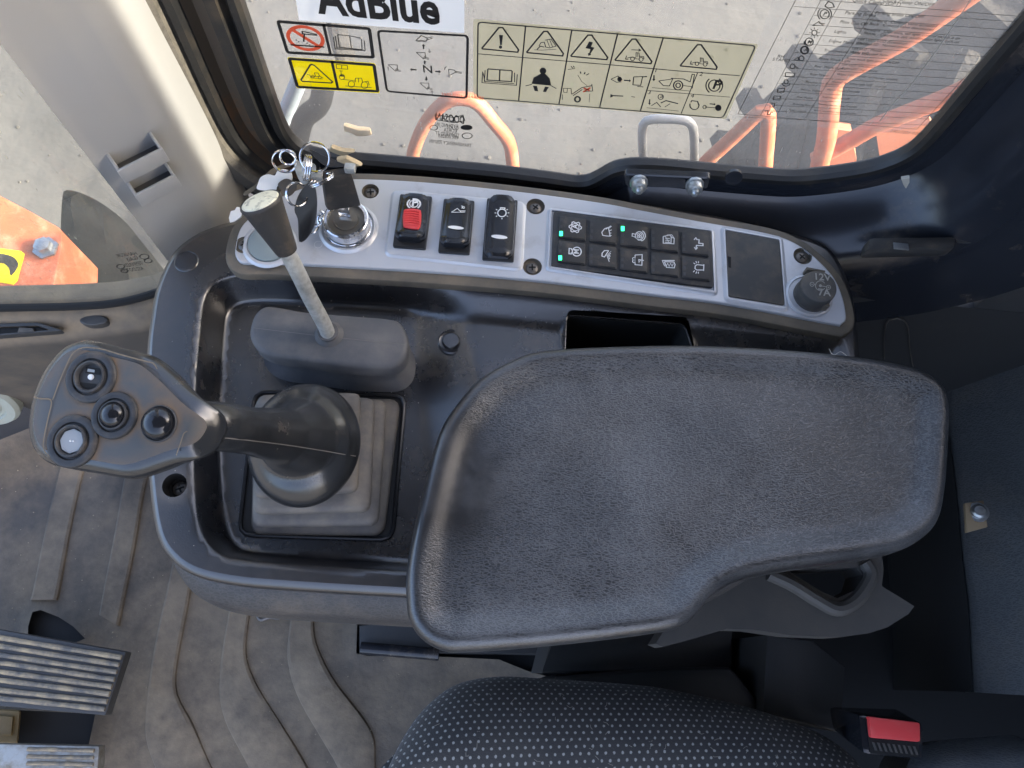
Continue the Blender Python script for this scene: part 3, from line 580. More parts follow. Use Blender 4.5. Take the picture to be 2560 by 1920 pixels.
# eye / mirror / horn panel
st += [([(1098,592),(1150,568),(1182,598)], .0010), ([(1098,592),(1140,615),(1178,612)], .0010), ([(1268,575),(1335,572),(1320,638),(1262,634),(1268,575)], .0011), ([(1330,575),(1368,572)], .0016), ([(1295,645),(1340,650)], .0010), ([(1100,715),(1190,718)], .0016), ([(1250,722),(1278,726)], .0010)]
fl += [(circ((1163,592), 18, 12),), (arrow((1195,600), (1248,604), 12),), ([(1095,702),(1112,712),(1112,722),(1093,730)],), (arrow((1420,562), (1418,606), 14),), (arrow((1388,742), (1385,784), 12),)]
# parking panels
st += [(circ((1600,638), 34, 20), .0016, True), (circ((1600,638), 17, 14), .0014, True), ([(1455,605),(1490,640),(1535,642),(1560,590),(1455,605)], .0011), ([(1545,585),(1640,590),(1690,612),(1705,555),(1722,556),(1705,660)], .0011), ([(1640,640),(1710,648)], .0010), ([(1405,655),(1690,680)], .0007), (circ((1870,640), 42, 24), .0016, True), (circ((1870,640), 62, 12, 125, 235), .0015), (circ((1870,640), 62, 12, -55, 55), .0015),
       ([(1365,805),(1605,830)], .0008), ([(1400,790),(1440,765),(1470,800)], .0011), (circ((1470,724), 20, 14), .0010, True), ([(1470,770),(1510,752),(1600,775)], .0016), ([(1500,800),(1540,775)], .0010), (circ((1722,785), 34, 16, -10, 200), .0014), ([(1695,765),(1702,752),(1745,758),(1755,785)], .0014), ([(1800,800),(1880,806)], .0012), (circ((1798,800), 13, 10), .0010, True)]
fl += [(circ((1900,806), 24, 14),), (arrow((1835,776), (1880,780), 10),)]
tx = [('P', (1856,662), .0125, dict(bold=.02)), ('1', (1428,540), .0055, {}), ('2', (1756,566), .0055, {}), ('3', (1372,702), .0055, {}), ('4', (1690,728), .0055, {}), ('a', (1462,732), .006, {})]
ink(d, qC, .0014, st, fl, (M_ink, M_inkr), texts=tx)
# control chart decal
d = decal('control_chart_decal', qD, [(430,-260),(2130,-60),(1240,872),(75,775)], M_film2, .02, .0008, 'clear decal with a fine printed table of control symbols')
st = []; tx = []
ys = [-60, 42, 100, 160, 222, 283, 340, 390, 440, 492, 540, 590, 636, 680, 716, 757]    # row lines at the symbol column
def col_x(x0, y): return x0+(42-y)*x0_slope
for j, y in enumerate(ys[1:], 1):
    k = (y-42)/(757-42); xl = 475-k*355 if j in (1, 15) else 640-k*375; st.append(([(xl, y+(0 if j in (1,15) else 0)), (2000-k*640, y+105-k*50)], .0005))
st += [([(490,0),(115,740)], .0007), ([(660,-10),(262,750)], .0005), ([(790,0),(362,755)], .0005), ([(1040,0),(548,772)], .0005), ([(1990,60),(1275,838)], .0006), ([(500,-12),(1990,110)], .0005), ([(115,738),(1275,838)], .0006)]
rows = [('Quick Clamp (OPT)', 'Quick Clamp ON/OFF'), ('Parking Brake', 'Parking brake ON/OFF'), ('Pilot Cut Off', 'Forward : Control valve activated|Back : Control valve deactivated'), ('Lights', 'Forward : Clearance, tail light, control switch is on|Middle : Clearance, tail, combination lights turn on'), ('Engine Mode Selector', 'Left LED : ECO (Economy)|Middle LED : Normal power'), ('Transmission Mode Selector', 'Left LED : Manual|Right LED : 1-4 Auto'), ('Front Work Light', 'Front work light turns ON/OFF'), ('Rear Work Light', 'Left LED : low speed|Right LED : high speed'), ('Rear Wiper', 'Wiper OFF, washer on the rear window'), ('Reverse Fan Rotation', 'Middle : fan turns, right LED : reverse'), ('Mirror Heater', 'Mirror heater ON/OFF'), ('Fuel Heater', 'Fuel heater ON/OFF'), ('Rotating Beacon', 'Rotating beacon lamp ON/OFF'), ('Ride Control', 'Boom suspension system ON/OFF')]
for j, (a_, b_) in enumerate(rows):
    y = (ys[j]+ys[j+1])/2; k = (y-42)/715; x1 = 800-k*410; x2 = 1010-k*450; sz = .0040-.0015*k
    tx.append((a_, (x1+25, y+20), sz*.92, {}))
    for r_, l_ in enumerate(b_.split('|')): tx.append((l_, (x2+12, y+20+(r_-.5*(len(b_.split('|'))-1))*24), sz*.85, {}))
tx += [('RH', (372,372), .0036, {}), ('STAND', (338,392), .0038, {})]
# row symbols
st += [(circ((678,92), 30, 16), .0011, True), (circ((678,92), 44, 8, 130, 230), .0010), (circ((678,92), 44, 8, -50, 50), .0010), ([(600,165),(640,140),(668,165),(600,165)], .0010), ([(640,150),(680,155)], .0009), (circ((612,212), 17, 14), .0011, True)]
for a_ in range(0, 360, 45): st.append(([(612+24*math.cos(math.radians(a_)), 212+24*math.sin(math.radians(a_))), (612+34*math.cos(math.radians(a_)), 212+34*math.sin(math.radians(a_)))], .0009))
st += [(circ((578,272), 26, 16), .0012, True), ([(545,268),(548,290)], .0012), (circ((548,325), 24, 18), .0018, True), ([(478,390),(505,372),(510,390),(478,390)], .0010), (circ((528,378), 16, 12), .0010, True), (circ((470,430), 16, 12), .0010, True), ([(488,430),(508,444)], .0009), ([(425,470),(485,475),(480,500),(422,496),(425,470)], .0009), (circ((428,530), 14, 12), .0010, True), (circ((428,530), 28, 14, 20, 160), .0010), ([(375,575),(420,572),(412,598),(372,598),(375,575)], .0010), ([(350,622),(395,624),(388,648),(345,646),(350,622)], .0010), ([(325,668),(355,670),(350,694),(320,692)], .0010), ([(290,720),(312,718),(308,742),(325,744),(330,726),(345,728)], .0012),
       ([(680,40),(700,10),(730,20),(740,45),(700,52),(680,40)], .0011)]
tx += [('P', (668,100), .0040, dict(bold=.02)), ('M', (566,280), .0038, dict(bold=.02)), ('A', (540,331), .0036, dict(bold=.02)), ('29023201-026A/02', (1098,856), .0040, {})]
ink(d, qD, .0014, st, [], (M_ink,), texts=tx)
mb = MB(); f = wp(qD, .0018); stroke(mb, [f(*p) for p in [(1625,0),(1400,330),(1230,560),(1130,660),(1035,785)]], .0007, NW); mb.build('scratch', M_lint, d, angle=0)
# etched glass maker's mark (read from outside, so mirrored from here)
f = wp(qB, .0006); mb = MB()
text(mb, 'DOOSAN', f(1712,1005), (1,0,-.06), (0,0,1), .0125, width=f(1945,1018)[0]-f(1712,1005)[0], bold=.02, mirror=True)
for P_ in ([(1702,960),(1765,972),(1762,1012),(1708,1005),(1702,960)], [(1765,972),(1860,985),(1858,1028),(1762,1012)], [(1860,985),(1935,965),(1950,1012),(1858,1028)]): stroke(mb, [f(*p) for p in P_], .0008, NW)
for s, x, y, wd in (('KYOUNG JIN', 1705, 1055, 190), ('GLASS', 1800, 1078, 98), ('KOREA', 1775, 1102, 110), ('TEMPERED 2T', 1705, 1128, 200), ('43R 006265', 1730, 1150, 170), ('TRANSPARENCY 70%MIN', 1655, 1195, 350)):
    text(mb, s, f(x, y), (1,0,-.03), (0,0,1), .0066, width=f(x+wd, y)[0]-f(x, y)[0], mirror=True)
mb.add([f(*p) for p in circ((1965,1068), 50, 24, ry=22)], [list(range(24))])
stroke(mb, [f(*p) for p in circ((1970,1138), 42, 24, ry=24)], .0008, NW, 0, True); stroke(mb, [f(*p) for p in circ((1690,1070), 32, 24, ry=20)], .0008, NW, 0, True)
mb.build('maker_mark', M_ink, sw, angle=0)
# wood chips caught at the glass and on the sill
def chip(q, pts, y, th, label, m=M_wood):
    P = [ony(q(*p), y) for p in pts]; c = np.mean(P, 0); P = [c+(p-c)*(.78+.22*math.sin(i*2.4)) for i, p in enumerate(P)]; th *= .6; mb = MB()
    loops = [P, [p+np.array([0, th, 0]) for p in P], [p*.85+c*.15+np.array([0, th*1.5, 0]) for p in P]]; loops = [[p*.9+c*.1-np.array([0, th*.3, 0]) for p in P]]+loops
    mb.add(*loft(loops, True, True, True)); return tag(mb.build('wood_chip', m), label, 'wood chip', 'wood chips along the window sill')
chip(qB, [(905,1035),(960,1052),(1060,1068),(1160,1090),(1212,1142),(1150,1158),(1050,1140),(960,1118),(920,1095)], YW+.006, .004, 'long pale wood chip lying outside against the glass above the sill')
chip(qE, [(1045,185),(1095,150),(1150,165),(1230,195),(1390,205),(1330,235),(1200,240),(1090,225)], YW-.010, .004, 'flat pale wood chip on the window seal right above the key rings')
chip(qE, [(1120,270),(1250,262),(1390,300),(1420,345),(1330,372),(1235,330),(1160,300)], YW-.035, .004, 'pale wood shaving on the sill just behind the key fob')
chip(qD, [(1165,1150),(1230,1145),(1245,1185),(1205,1225),(1180,1200)], YW-.030, .003, 'small pale chip stuck on the rounded corner of the dark frame', mat('pale_grit', (.42, .39, .33), .8))
# ------------------------------------------------------------------ front pillar trim with two clips
pl = thing('pillar_trim', 'light grey front pillar cover with two slotted clip holders', 'pillar cover', onz((330,330), .45))
cs = [onz(p, .75)[:2] for p in [(190,340),(205,330),(280,293),(330,265),(352,247),(372,222),(392,196),(405,176),(409,166)]]
cs = resample(cs, 40, False)
mb = MB(); loops = [[(x-.02*0, y, z) for x, y in cs] for z in (.40, .6, .8, 1.2, 1.7)]; mb.add(*loft(loops, False)); o = mb.build('cover', M_trim, pl, angle=60)
def pillar_pt(p):                             # where a picture ray meets the vertical face of the pillar
    d = ray(p); best = None
    for a_, b_ in zip(cs[:-1], cs[1:]):
        e = b_-a_; den = d[0]*e[1]-d[1]*e[0]
        if abs(den) < 1e-12: continue
        t = (a_[0]*e[1]-a_[1]*e[0])/den; s = (d[0]*a_[1]-d[1]*a_[0])/(-den) if 0 else ((t*d[0]-a_[0])*e[0]+(t*d[1]-a_[1])*e[1])/(e@e)
        if -.01 <= s <= 1.01: best = EYE+d*t
    return best
pn = np.array([cs[12][1]-cs[2][1], -(cs[12][0]-cs[2][0]), 0]); pn /= np.linalg.norm(pn)
if pn[1] > 0: pn = -pn
pt = np.array([cs[12][0]-cs[2][0], cs[12][1]-cs[2][1], 0]); pt /= np.linalg.norm(pt)
for (x0, y0), wd, dp in (((548,800), .036, .019), ((640,930), .034, .019)):
    c = pillar_pt(qA(x0, y0)); 
    if c is None: continue
    o0 = c+pn*.0; mb = MB(); th = .0022; hgt = .014
    def B8(a0, a1, n0, n1, z0, z1):
        q = lambda a_, n_, z_: o0+pt*a_+pn*n_+np.array([0, 0, z_]); hexa(mb, [q(a0,n0,z0), q(a1,n0,z0), q(a1,n1,z0), q(a0,n1,z0)], [q(a0,n0,z1), q(a1,n0,z1), q(a1,n1,z1), q(a0,n1,z1)], .0006)
    B8(0, wd, dp-th, dp, -hgt, 0); B8(0, th, -.002, dp-th, -hgt, 0); B8(wd-th, wd, -.002, dp-th, -hgt, 0); B8(th, wd-th, -.002, dp-th, -hgt, -hgt+.001)
    mb.build('clip_holder', M_trim, pl, angle=30)
    mb = MB(); q = lambda a_, n_, z_: o0+pt*a_+pn*n_+np.array([0, 0, z_]); mb.add([q(th,.0005,-hgt+.0012), q(wd-th,.0005,-hgt+.0012), q(wd-th,dp-th,-hgt+.0012), q(th,dp-th,-hgt+.0012)], [[0,1,2,3]]); mb.build('slot', M_trimdark, pl, angle=0)
# ------------------------------------------------------------------ windscreen
ws = thing('windscreen', 'dusty curved windscreen glass left of the grey pillar', 'windscreen', onz((150,652), .5))
g0 = np.array(cs[0])+np.array([-.001, .004]); gl = [onz((x, y), .5)[:2] for x, y in [(-160,662),(0,656),(150,652),(260,645),(330,632)]]
gl = np.array(gl+[g0]); gl = spline(gl, 40)
mb = MB(); L0 = [(x, y+.003, z) for z in (.47, 1.6) for x, y in [(0,0)]]
mb.add(*loft([[(x, y, .48) for x, y in gl], [(x, y, 1.6) for x, y in gl]], False)); mb.add(*loft([[(x, y+.005, .48) for x, y in gl], [(x, y+.005, 1.6) for x, y in gl]], False)); mb.build('pane', M_glassfront, ws)
ll = spline([onz(p, .502) for p in [(-160,664),(0,658),(150,655),(240,649),(300,637),(345,622),(380,600),(400,585)]], 40)
obj('black_border', *tube(ll-np.array([0, .004, 0]), .0042, 8), M_void, ws)
mb = MB(); ytmp = gl[20][1]
def ft(x, y):
    return ony(qA(x, y), ytmp-.001)
for s, x, y, wd in (('HANKUK', 610, 1335, 105), ('GLASS', 665, 1356, 55), ('TEMPERED', 655, 1385, 90), ('AS2 DOT 32', 640, 1412, 110)):
    a_ = ft(x, y); b_ = ft(x+wd, y-14); e = b_-a_; text(mb, s, a_, e, (0,0,1), .0085, width=np.linalg.norm(e), mirror=True)
for c, r in (((748,1330), 24), ((768,1352), 20), ((625,1382), 20), ((645,1405), 18)): stroke(mb, [ft(*p) for p in circ(c, r, 18, ry=r*.55)], .001, NW, 0, True)
mb.build('maker_mark', M_ink, ws, angle=0)
# ------------------------------------------------------------------ front wall / dash
ds = thing('dashboard', 'dusty grey brown ledge and dark front panel below the windscreen', 'dashboard', (-.5, .33, 0))
def row(px, z): return [onz(p, z) for p in px]
xs = np.linspace(-220, 460, 30)
def li(P): P = np.array(P, float); return [(x, np.interp(x, P[:,0], P[:,1])) for x in xs]
e0 = row(li([(-220,664),(0,654),(150,650),(240,645),(330,628),(460,560)]), .497); e1 = row(li([(-220,700),(0,690),(150,683),(313,660),(460,600)]), .496); e2 = row(li([(-220,718),(0,712),(150,700),(313,676),(460,610)]), .490)
e3 = row(li([(-220,748),(0,738),(150,725),(313,702),(460,640)]), .482); e4 = [p+np.array([0, -.004, -.01]) for p in e3]; e5 = [np.array([p[0], p[1]+.012, .25]) for p in e3]; e6 = [np.array([p[0], p[1]+.0, .02]) for p in e3]
e00 = [p+np.array([0, .02, .0]) for p in e0]
V, Fc = loft([e00, e0, e1, e2, e3, e4, e5, e6], False); at = [.75]*(30*4)+[.55]*30+[.15]*30+[.02]*30+[.3]*30
obj('panel', V, Fc, M_dash, ds, angle=50, attr={'dust': at})
cp = onz(qH(660,455), .489); obj('plug', *lathe(cp, (0,0,1), [(.014,-.004),(.014,.004),(.012,.005)], 24, 1, .42, xdir=(1,.12,0)), M_dash, ds)
mb = MB(); P = np.array([onz(qH(*p), .492)[:2] for p in [(-120,480),(275,468),(435,520),(420,528),(-120,570)]]); prism(mb, P, .488, .496, .001, hol=[np.array([onz(qH(*p), .496)[:2] for p in [(-100,492),(260,482),(345,512),(-100,545)]])]); mb.build('vent_frame', M_dark, ds)
P = [onz(qH(*p), .4965) for p in [(-100,492),(260,482),(345,512),(-100,545)]]; mb = MB(); mb.add([p-np.array([0,0,.003]) for p in P], [[0,1,2,3]]); mb.build('vent_opening', M_void, ds, angle=0)
mb = MB(); hexa(mb, [onz(qH(*p), .494) for p in [(120,530),(240,525),(240,500),(130,490)]], [onz(qH(*p), .4975) for p in [(125,528),(236,522),(226,500),(140,495)]], .0006); mb.build('vent_vane', M_dash, ds)
c = ony((-46,852), e3[6][1]+.002); mb = MB(); mb.add(*lathe(c, (0.1,-1,.25), [(.05,0),(.05,.012),(.046,.017),(.036,.017),(.034,.013),(.030,.013),(.028,.016),(.0,.017)], 40)); mb.build('round_vent', M_vent, ds)
# ------------------------------------------------------------------ floor and mat
tag(plane('floor', -1.2, -1.1, .8, .42, -.012, M_darker), 'dark cab floor under the rubber mat', kind='structure')
fm = thing('floor_mat', 'dusty brown rubber floor mat with raised bands', 'floor mat', (-.5, .1, -.01))
def fz_(p, z=0): return onz(p, z)[:2]
hole1 = np.array([fz_(qJ(*p)) for p in [(150,960),(170,890),(210,880),(300,915),(370,960),(430,1020),(300,1080),(150,1050)]]); hole2 = np.array([fz_(qJ(*p)) for p in [(60,1370),(480,1390),(450,1540),(440,1600),(20,1600)]])
hole3 = np.array([fz_(qK(*p)) for p in [(592,320),(588,470),(640,482),(1000,486),(1300,500),(1450,560),(1600,600),(1800,700),(2400,800),(2400,100),(1000,60)]])
om = np.array([fz_(p) for p in [(-300,1080),(0,985),(70,958),(200,905),(330,890),(760,1100),(1500,1200),(1900,1500),(1500,2000),(-400,2000)]])
def matz(Q):
    z = .0015*np.sin(Q[:,0]*31)*np.sin(Q[:,1]*27); z += .05*sstep(.05-pdist(Q, om[:5], False), 0, .05)
    for h in (hole1, hole2, hole3): z += .006*np.exp(-(pdist(Q, h)/.014)**2)
    return z
V, Fc = sheet(om, .012, matz, [hole1, hole2, hole3]); at = np.clip(sstep(-V[:,1], -.32, .15)*.45+.2*np.exp(-((V[:,0]+.33)/.18)**2), 0, .6)*(.8+.2*np.sin(V[:,0]*9)) ; obj('sheet', V, Fc, M_mat, fm, angle=70, attr={'dust': at})
def band(l, r, n=30, q=qJ):
    A = spline([fz_(q(*p)) for p in l], n); B = spline([fz_(q(*p)) for p in r], n); mid = matz((A+B)/2)
    loops = []
    for a_, b_, z in zip(A, B, mid):
        c_ = [a_, a_*.95+b_*.05, a_*.87+b_*.13, a_*.13+b_*.87, a_*.05+b_*.95, b_]; hh = [-.004, .0035, .0055, .0055, .0035, -.004]
        loops.append([(p[0], p[1], z+h) for p, h in zip(c_, hh)])
    V, Fc = loft(loops, False, True, True); Q = np.array(V); at = np.clip(sstep(-Q[:,1], -.32, .15)*.5+.12, 0, .7); obj('band', V, Fc, M_mat, fm, angle=24, attr={'dust': at})
band([(330,60),(290,190),(220,500),(150,830)], [(450,60),(415,210),(350,520),(290,830)])
band([(640,120),(610,240),(560,520),(490,900)], [(770,120),(715,310),(660,640),(595,960)])
band([(860,600),(835,720),(780,960),(740,1200),(710,1480),(760,1659),(840,1850)], [(970,600),(940,820),(890,1100),(880,1280),(960,1440),(1060,1659),(1180,1900)])
band([(1150,700),(1130,870),(1080,1190),(1095,1400),(1220,1659),(1330,1900)], [(1260,700),(1240,890),(1220,1090),(1270,1240),(1400,1440),(1530,1659),(1640,1900)])
band([(265,150),(250,290),(235,500),(300,720),(490,1046),(560,1200)], [(390,150),(375,300),(390,420),(480,600),(670,860),(690,1046),(740,1200)], q=qK)
# grit on the mat
mb = MB(); rng = np.random.default_rng(3)
for k in range(420):
    x, y = rng.uniform(-.85, 0), rng.uniform(-.22, .3); p = np.array([[x, y]])
    if not inpoly(p, om)[0] or any(inpoly(p, h)[0] for h in (hole1, hole2, hole3)): continue
    r = rng.uniform(.0004, .0013); mb.add(*lathe((x, y, matz(p)[0]+.004), (rng.normal(), rng.normal(), 1.5), [(r*.6,-r*.7),(r,0),(r*.5,r*.6)], 5))
o = mb.build('grit', mat('grit', (.24, .2, .14), .9), fm); o['kind'] = 'stuff'
# pedals
def pedal(q, quad, z, nr, label, mbase, mrib, part=(0, 1), grp='floor pedals at the lower left'):
    c = [onz(q(*p), z) for p in quad]; t = thing('pedal', label, 'pedal', np.mean(c, 0)*[1, 1, 0], grp)
    mb = MB(); hexa(mb, [p-np.array([0, 0, .02]) for p in c], c, .003); mb.build('plate', mbase, t)
    bil = lambda u, v: (1-v)*((1-u)*c[0]+u*c[1])+v*((1-u)*c[3]+u*c[2])
    for k in range(nr):
        v = .04+.92*(k+.5)/nr; a_, b_ = bil(part[0]+.01, v), bil(part[1]-.012, v); w_ = np.linalg.norm(c[3]-c[0])/nr*.25
        P = spline([a_, a_*.6+b_*.4+np.array([0, rng.uniform(-.001, .001), 0]), b_], 14); R = w_*(1+.1*np.sin(np.arange(14)*1.7+k)); mb = MB(); mb.add(*tube(P+np.array([0, 0, .001]), R, 8)); mb.build('rib', mrib, t)
    return t
pedal(qJ, [(-260,930),(622,1085),(520,1400),(-260,1330)], .10, 8, 'large dark pedal plate with eight dusty long ribs', M_dark, M_pedal)
pedal(qJ, [(-200,1535),(490,1550),(480,1700),(-200,1690)], .07, 4, 'worn metal pedal with short ribs at the picture corner', M_pedalmetal, M_pedal, (.48, .98))
mb = MB(); hexa(mb, [onz(qJ(*p), .0) for p in [(-150,1360),(105,1370),(90,1540),(-150,1530)]], [onz(qJ(*p), .03) for p in [(-150,1365),(100,1375),(85,1535),(-150,1525)]], .004)
hexa(mb, [onz(qJ(*p), .03) for p in [(-150,1385),(70,1400),(60,1500),(-150,1500)]], [onz(qJ(*p), .036) for p in [(-150,1390),(64,1405),(56,1495),(-150,1495)]], .002); tag(mb.build('pedal_bracket', M_yellowish), 'yellowed bracket plate between the two pedals', 'bracket')
# ================================================================== console
con = thing('control_console', 'dark right hand control console with silver switch fascia and sunken tray', 'console', (.1, .2, 0))
ZF = .665
R2 = [(521,467),(560,440),(620,402),(700,380),(779,373),(950,383),(1135,401),(1300,423),(1440,444),(1555,463),(1688,494),(1762,515),(1803,541),(1836,600),(1853,671),(1862,765),(1868,900),(1860,1080),(1700,1180),(1500,1270),(1250,1305),(1050,1301),(884,1289),(744,1281),(604,1272),(500,1262),(415,1242),(362,1205),(332,1150),(316,1040),(309,900),(311,760),(319,687),(333,617),(367,546),(416,504),(470,481)]
RO = resample(spline([onz(p, ZF)[:2] for p in R2], 500, True), 300)
T2 = [(430,700),(440,640),(470,605),(540,590),(700,595),(900,607),(1158,632),(1420,666),(1640,697),(1790,722),(1830,745),(1842,900),(1820,1050),(1500,1200),(1200,1255),(884,1236),(700,1226),(520,1211),(462,1190),(428,1130),(416,1000),(419,850)]
TO = resample(spline([onz(p, ZF)[:2] for p in T2], 500, True), 260)
pocket = rrect([onz(p, ZF-.014)[:2] for p in [(1222,680),(1478,700),(1512,800),(1218,800)]], .12)
xstep = onz((890,800), ZF)[0]
def conz(Q):
    ins = inpoly(Q, TO); d = pdist(Q, TO); s = onz((1060,640), ZF)
    right = sstep(Q[:,0]+.25*(Q[:,1]-.25), xstep-.012, xstep+.05)
    dep = .030*(1-right)+.014*right
    return ZF-np.where(ins, dep*sstep(d, -.001, .011+.016*right), 0)-.0*Q[:,0]
hc = onz((377,1048), ZF)[:2]; holec = np.array(circ(hc, .0088, 28)); cap_c = onz((403,565), ZF)[:2]
ri = inset(RO, .006); V, Fc = sheet(ri, .0042, conz, [pocket, holec], [inset(TO, k) for k in (.0, .0012, .0025, .004, .0055, .007, .0085, .0105)])
dd = pdist(V, RO); td = pdist(V, TO); at = np.clip(.10*np.exp(-(dd/.02)**2)+.25*np.exp(-(pdist(V, holec)/.006)**2), 0, .5)
mb = MB()
o = obj('body', V, Fc, M_console, con, angle=70, attr={'dust': at, '_recalc': 1})
loops = [lift(inset(RO, .008), ZF-.024), lift(inset(RO, .003), ZF-.020), lift(RO, ZF-.013), lift(RO, ZF-.006), lift(inset(RO, .0018), ZF-.0015), lift(ri, ZF)]
V, Fc = loft(loops); obj('rim', V, Fc, M_console, con, angle=60, attr={'dust': [.3 if i < 600 else .05 for i in range(len(V))]})
# grained lower side, bulging towards the seat
LO = RO.copy(); k_ = sstep(.23-RO[:,1], 0, .20)*sstep(.3-RO[:,0], 0, .1); LO = inset(RO, 0)-np.stack([np.zeros(len(RO)), .017*k_], 1)
obj('side_cover', *loft([lift(inset(LO, .05), .30), lift(inset(LO, .022), .48), lift(inset(LO, .004), .56), lift(LO, .598), lift(inset(LO, .0015), .618), lift(inset(LO, .005), .634), lift(inset(RO, .006), ZF-.019), lift(inset(RO, .02), ZF-.018)]), M_lip, con, angle=70)
# pale specks of grit lying in the tray
mb = MB(); rg = np.random.default_rng(11)
for k in range(300):
    x, y = rg.uniform(-.27, .2), rg.uniform(.06, .34); p = np.array([[x, y]])
    if not inpoly(p, inset(RO, .008))[0] or inpoly(p, pocket)[0]: continue
    z = conz(p)[0]; r = rg.uniform(.00015, .00045)
    if z > ZF-.001 and y > .24: continue
    mb.add(*lathe((x, y, z), (rg.normal()*.4, rg.normal()*.4, 1), [(r*.8,-r*.2),(r,r*.4),(r*.5,r)], 5))
o = mb.build('grit', M_lint, con); o['kind'] = 'stuff'
# storage pocket
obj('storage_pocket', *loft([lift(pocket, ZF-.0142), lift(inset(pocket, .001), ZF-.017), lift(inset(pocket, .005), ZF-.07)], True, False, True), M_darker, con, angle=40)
mb = MB(); mb.add(*tube(lift(pocket, ZF-.0143), .0012, 8, True)); mb.build('pocket_edge', M_console, con)
# recessed screw in the flange, blanking plugs
def screw(c, z, rh, parent, depth=.004, rad=.0048):
    mb = MB(); c = np.array([c[0], c[1], z-depth]); cir = lambda r, h: [(c[0]+r*math.cos(a), c[1]+r*math.sin(a), c[2]+h) for a in np.linspace(0, 2*math.pi, 24, endpoint=False)]
    mb.add(*loft([cir(rh, depth+.0001), cir(rh*.97, depth*.5), cir(rh*.96, 0), cir(rh*.5, -.0004)], True, False, True), 1)
    mb.add(*loft([cir(rad, -.0003), cir(rad, .0008), cir(rad*.8, .0016), cir(rad*.3, .002)], True, False, True), 0)
    a0 = random.uniform(0, 1.5)
    for k in range(2):
        a_ = a0+k*math.pi/2; u = np.array([math.cos(a_), math.sin(a_), 0]); v = np.array([-u[1], u[0], 0]); p = c+np.array([0, 0, .0021]); L_, W_ = rad*.58, rad*.13
        mb.add([p-u*L_-v*W_, p+u*L_-v*W_, p+u*L_+v*W_, p-u*L_+v*W_], [[0,1,2,3]], 2)
    return mb.build('screw', [M_screw, M_bezel if depth < .008 else M_void, M_void], parent, angle=40)
screw(hc, ZF, .0088, con, .012, .0055)
mb = MB(); mb.add(*lathe((cap_c[0], cap_c[1], ZF), (0,0,1), [(.0098,-.001),(.0098,.0003),(.0092,.0008),(.0088,.0006),(.0085,.0011),(0,.0012)], 32)); mb.build('plug', M_console, con)
c = onz((975,744), ZF-.024); mb = MB(); zz = float(conz(np.array([c[:2]]))[0]); mb.add(*lathe((c[0], c[1], zz), (0,0,1), [(.0112,-.001),(.0112,.001),(.0098,.0018),(.0088,.0012),(.0075,.0012),(.0070,.0034),(.0062,.0042),(0,.0044)], 36)); mb.build('plug', M_console, con)
# bezel strip behind the fascia and the fascia itself
ZP = .6745
PN2 = [(507,545),(511,515),(522,488),(545,466),(600,428),(660,404),(720,391),(779,386),(931,394),(1135,415),(1296,437),(1382,453),(1510,477),(1638,499),(1702,517),(1750,546),(1798,594),(1820,639),(1829,685),(1824,696),(1812,701),(1798,699),(1574,657),(1414,637),(1158,606),(900,585),(608,569),(530,568),(514,562)]
PN = resample(spline([onz(p, ZP)[:2] for p in PN2], 600, True), 340)
mb = MB(); BZ = inset(PN, -.009); prism(mb, BZ, ZF-.002, ZP-.003, .003); mb.build('bezel', M_bezel, con, angle=40)
scr = [onz(p, ZP)[:2] for p in [(800,413),(1157,446),(1150,576),(1734,553),(528,529)]]
sh = [np.array(circ(c, .0078 if i else .0072, 26)) for i, c in enumerate(scr)]
fas = MB(); prism(fas, PN, ZF, ZP, .0012, hol=sh)
def plat(q, pts, h, r=.1, ins=None): 
    P = rrect([onz(q(*p), ZP+h)[:2] for p in pts], r); loops = [lift(inset(P, -.0022), ZP+.0001), lift(inset(P, -.0010), ZP+h*.35), lift(inset(P, -.0002), ZP+h*.85), lift(inset(P, .0006), ZP+h), ]
    if ins: loops += [lift(inset(P, ins), ZP+h), lift(inset(P, ins+.0003), ZP+.0002)]
    fas.add(*loft(loops, True, False, True)); return P
plat(qF, [(245,135),(1485,250),(1455,880),(175,740)], .0022, .08)
plat(qG, [(95,108),(1195,252),(1216,680),(75,508)], .0026, .05, .0014)
plat(qG, [(1262,238),(1655,310),(1695,790),(1285,722)], .0014, .06, .0016)
ic = onz(qE(1275,985), ZP); fas.add(*lathe((ic[0], ic[1], ZP), (0,0,1), [(.0245,.0001),(.0235,.0008),(.0222,.0022),(.0212,.0024),(.0208,.001)], 40))
kc2 = onz((583,528), ZP); fas.add(*lathe((kc2[0], kc2[1], ZP), (0,0,1), [(.022,.0001),(.020,.002),(.018,.0022),(.0176,.001)], 36))
fo = obj('fascia', fas.V, fas.F, M_fascia, con, fas.M, 30, attr={'dust': [0.0]*len(fas.V)})
V = np.array(fas.V); at = np.zeros(len(V))
for i, c in enumerate(scr): screw(c, ZP, .0078 if i else .0072, con, .003 if i != 4 else .0008, .0050)
mb = MB(); p = onz(qE(965,1152), ZP+.0003); stroke(mb, [(p[0]+.0032*math.cos(a), p[1]+.0032*math.sin(a), ZP+.0003) for a in np.linspace(0, 6.283, 24, endpoint=False)], .0005, (0,0,1), 0, True); mb.build('off_mark', M_ink_w, con, angle=0)
mb = MB(); mb.add(*lathe((kc2[0], kc2[1], ZP), (0,0,1), [(.0172,.0005),(.0168,.003),(.012,.0042),(0,.0044)], 32)); mb.build('round_cap', mat('cap_reflection_tint', (.22, .27, .28), .15), con)  # pale blue-grey paints a reflection onto the cap
UPZ = np.array([0, 0, 1.])
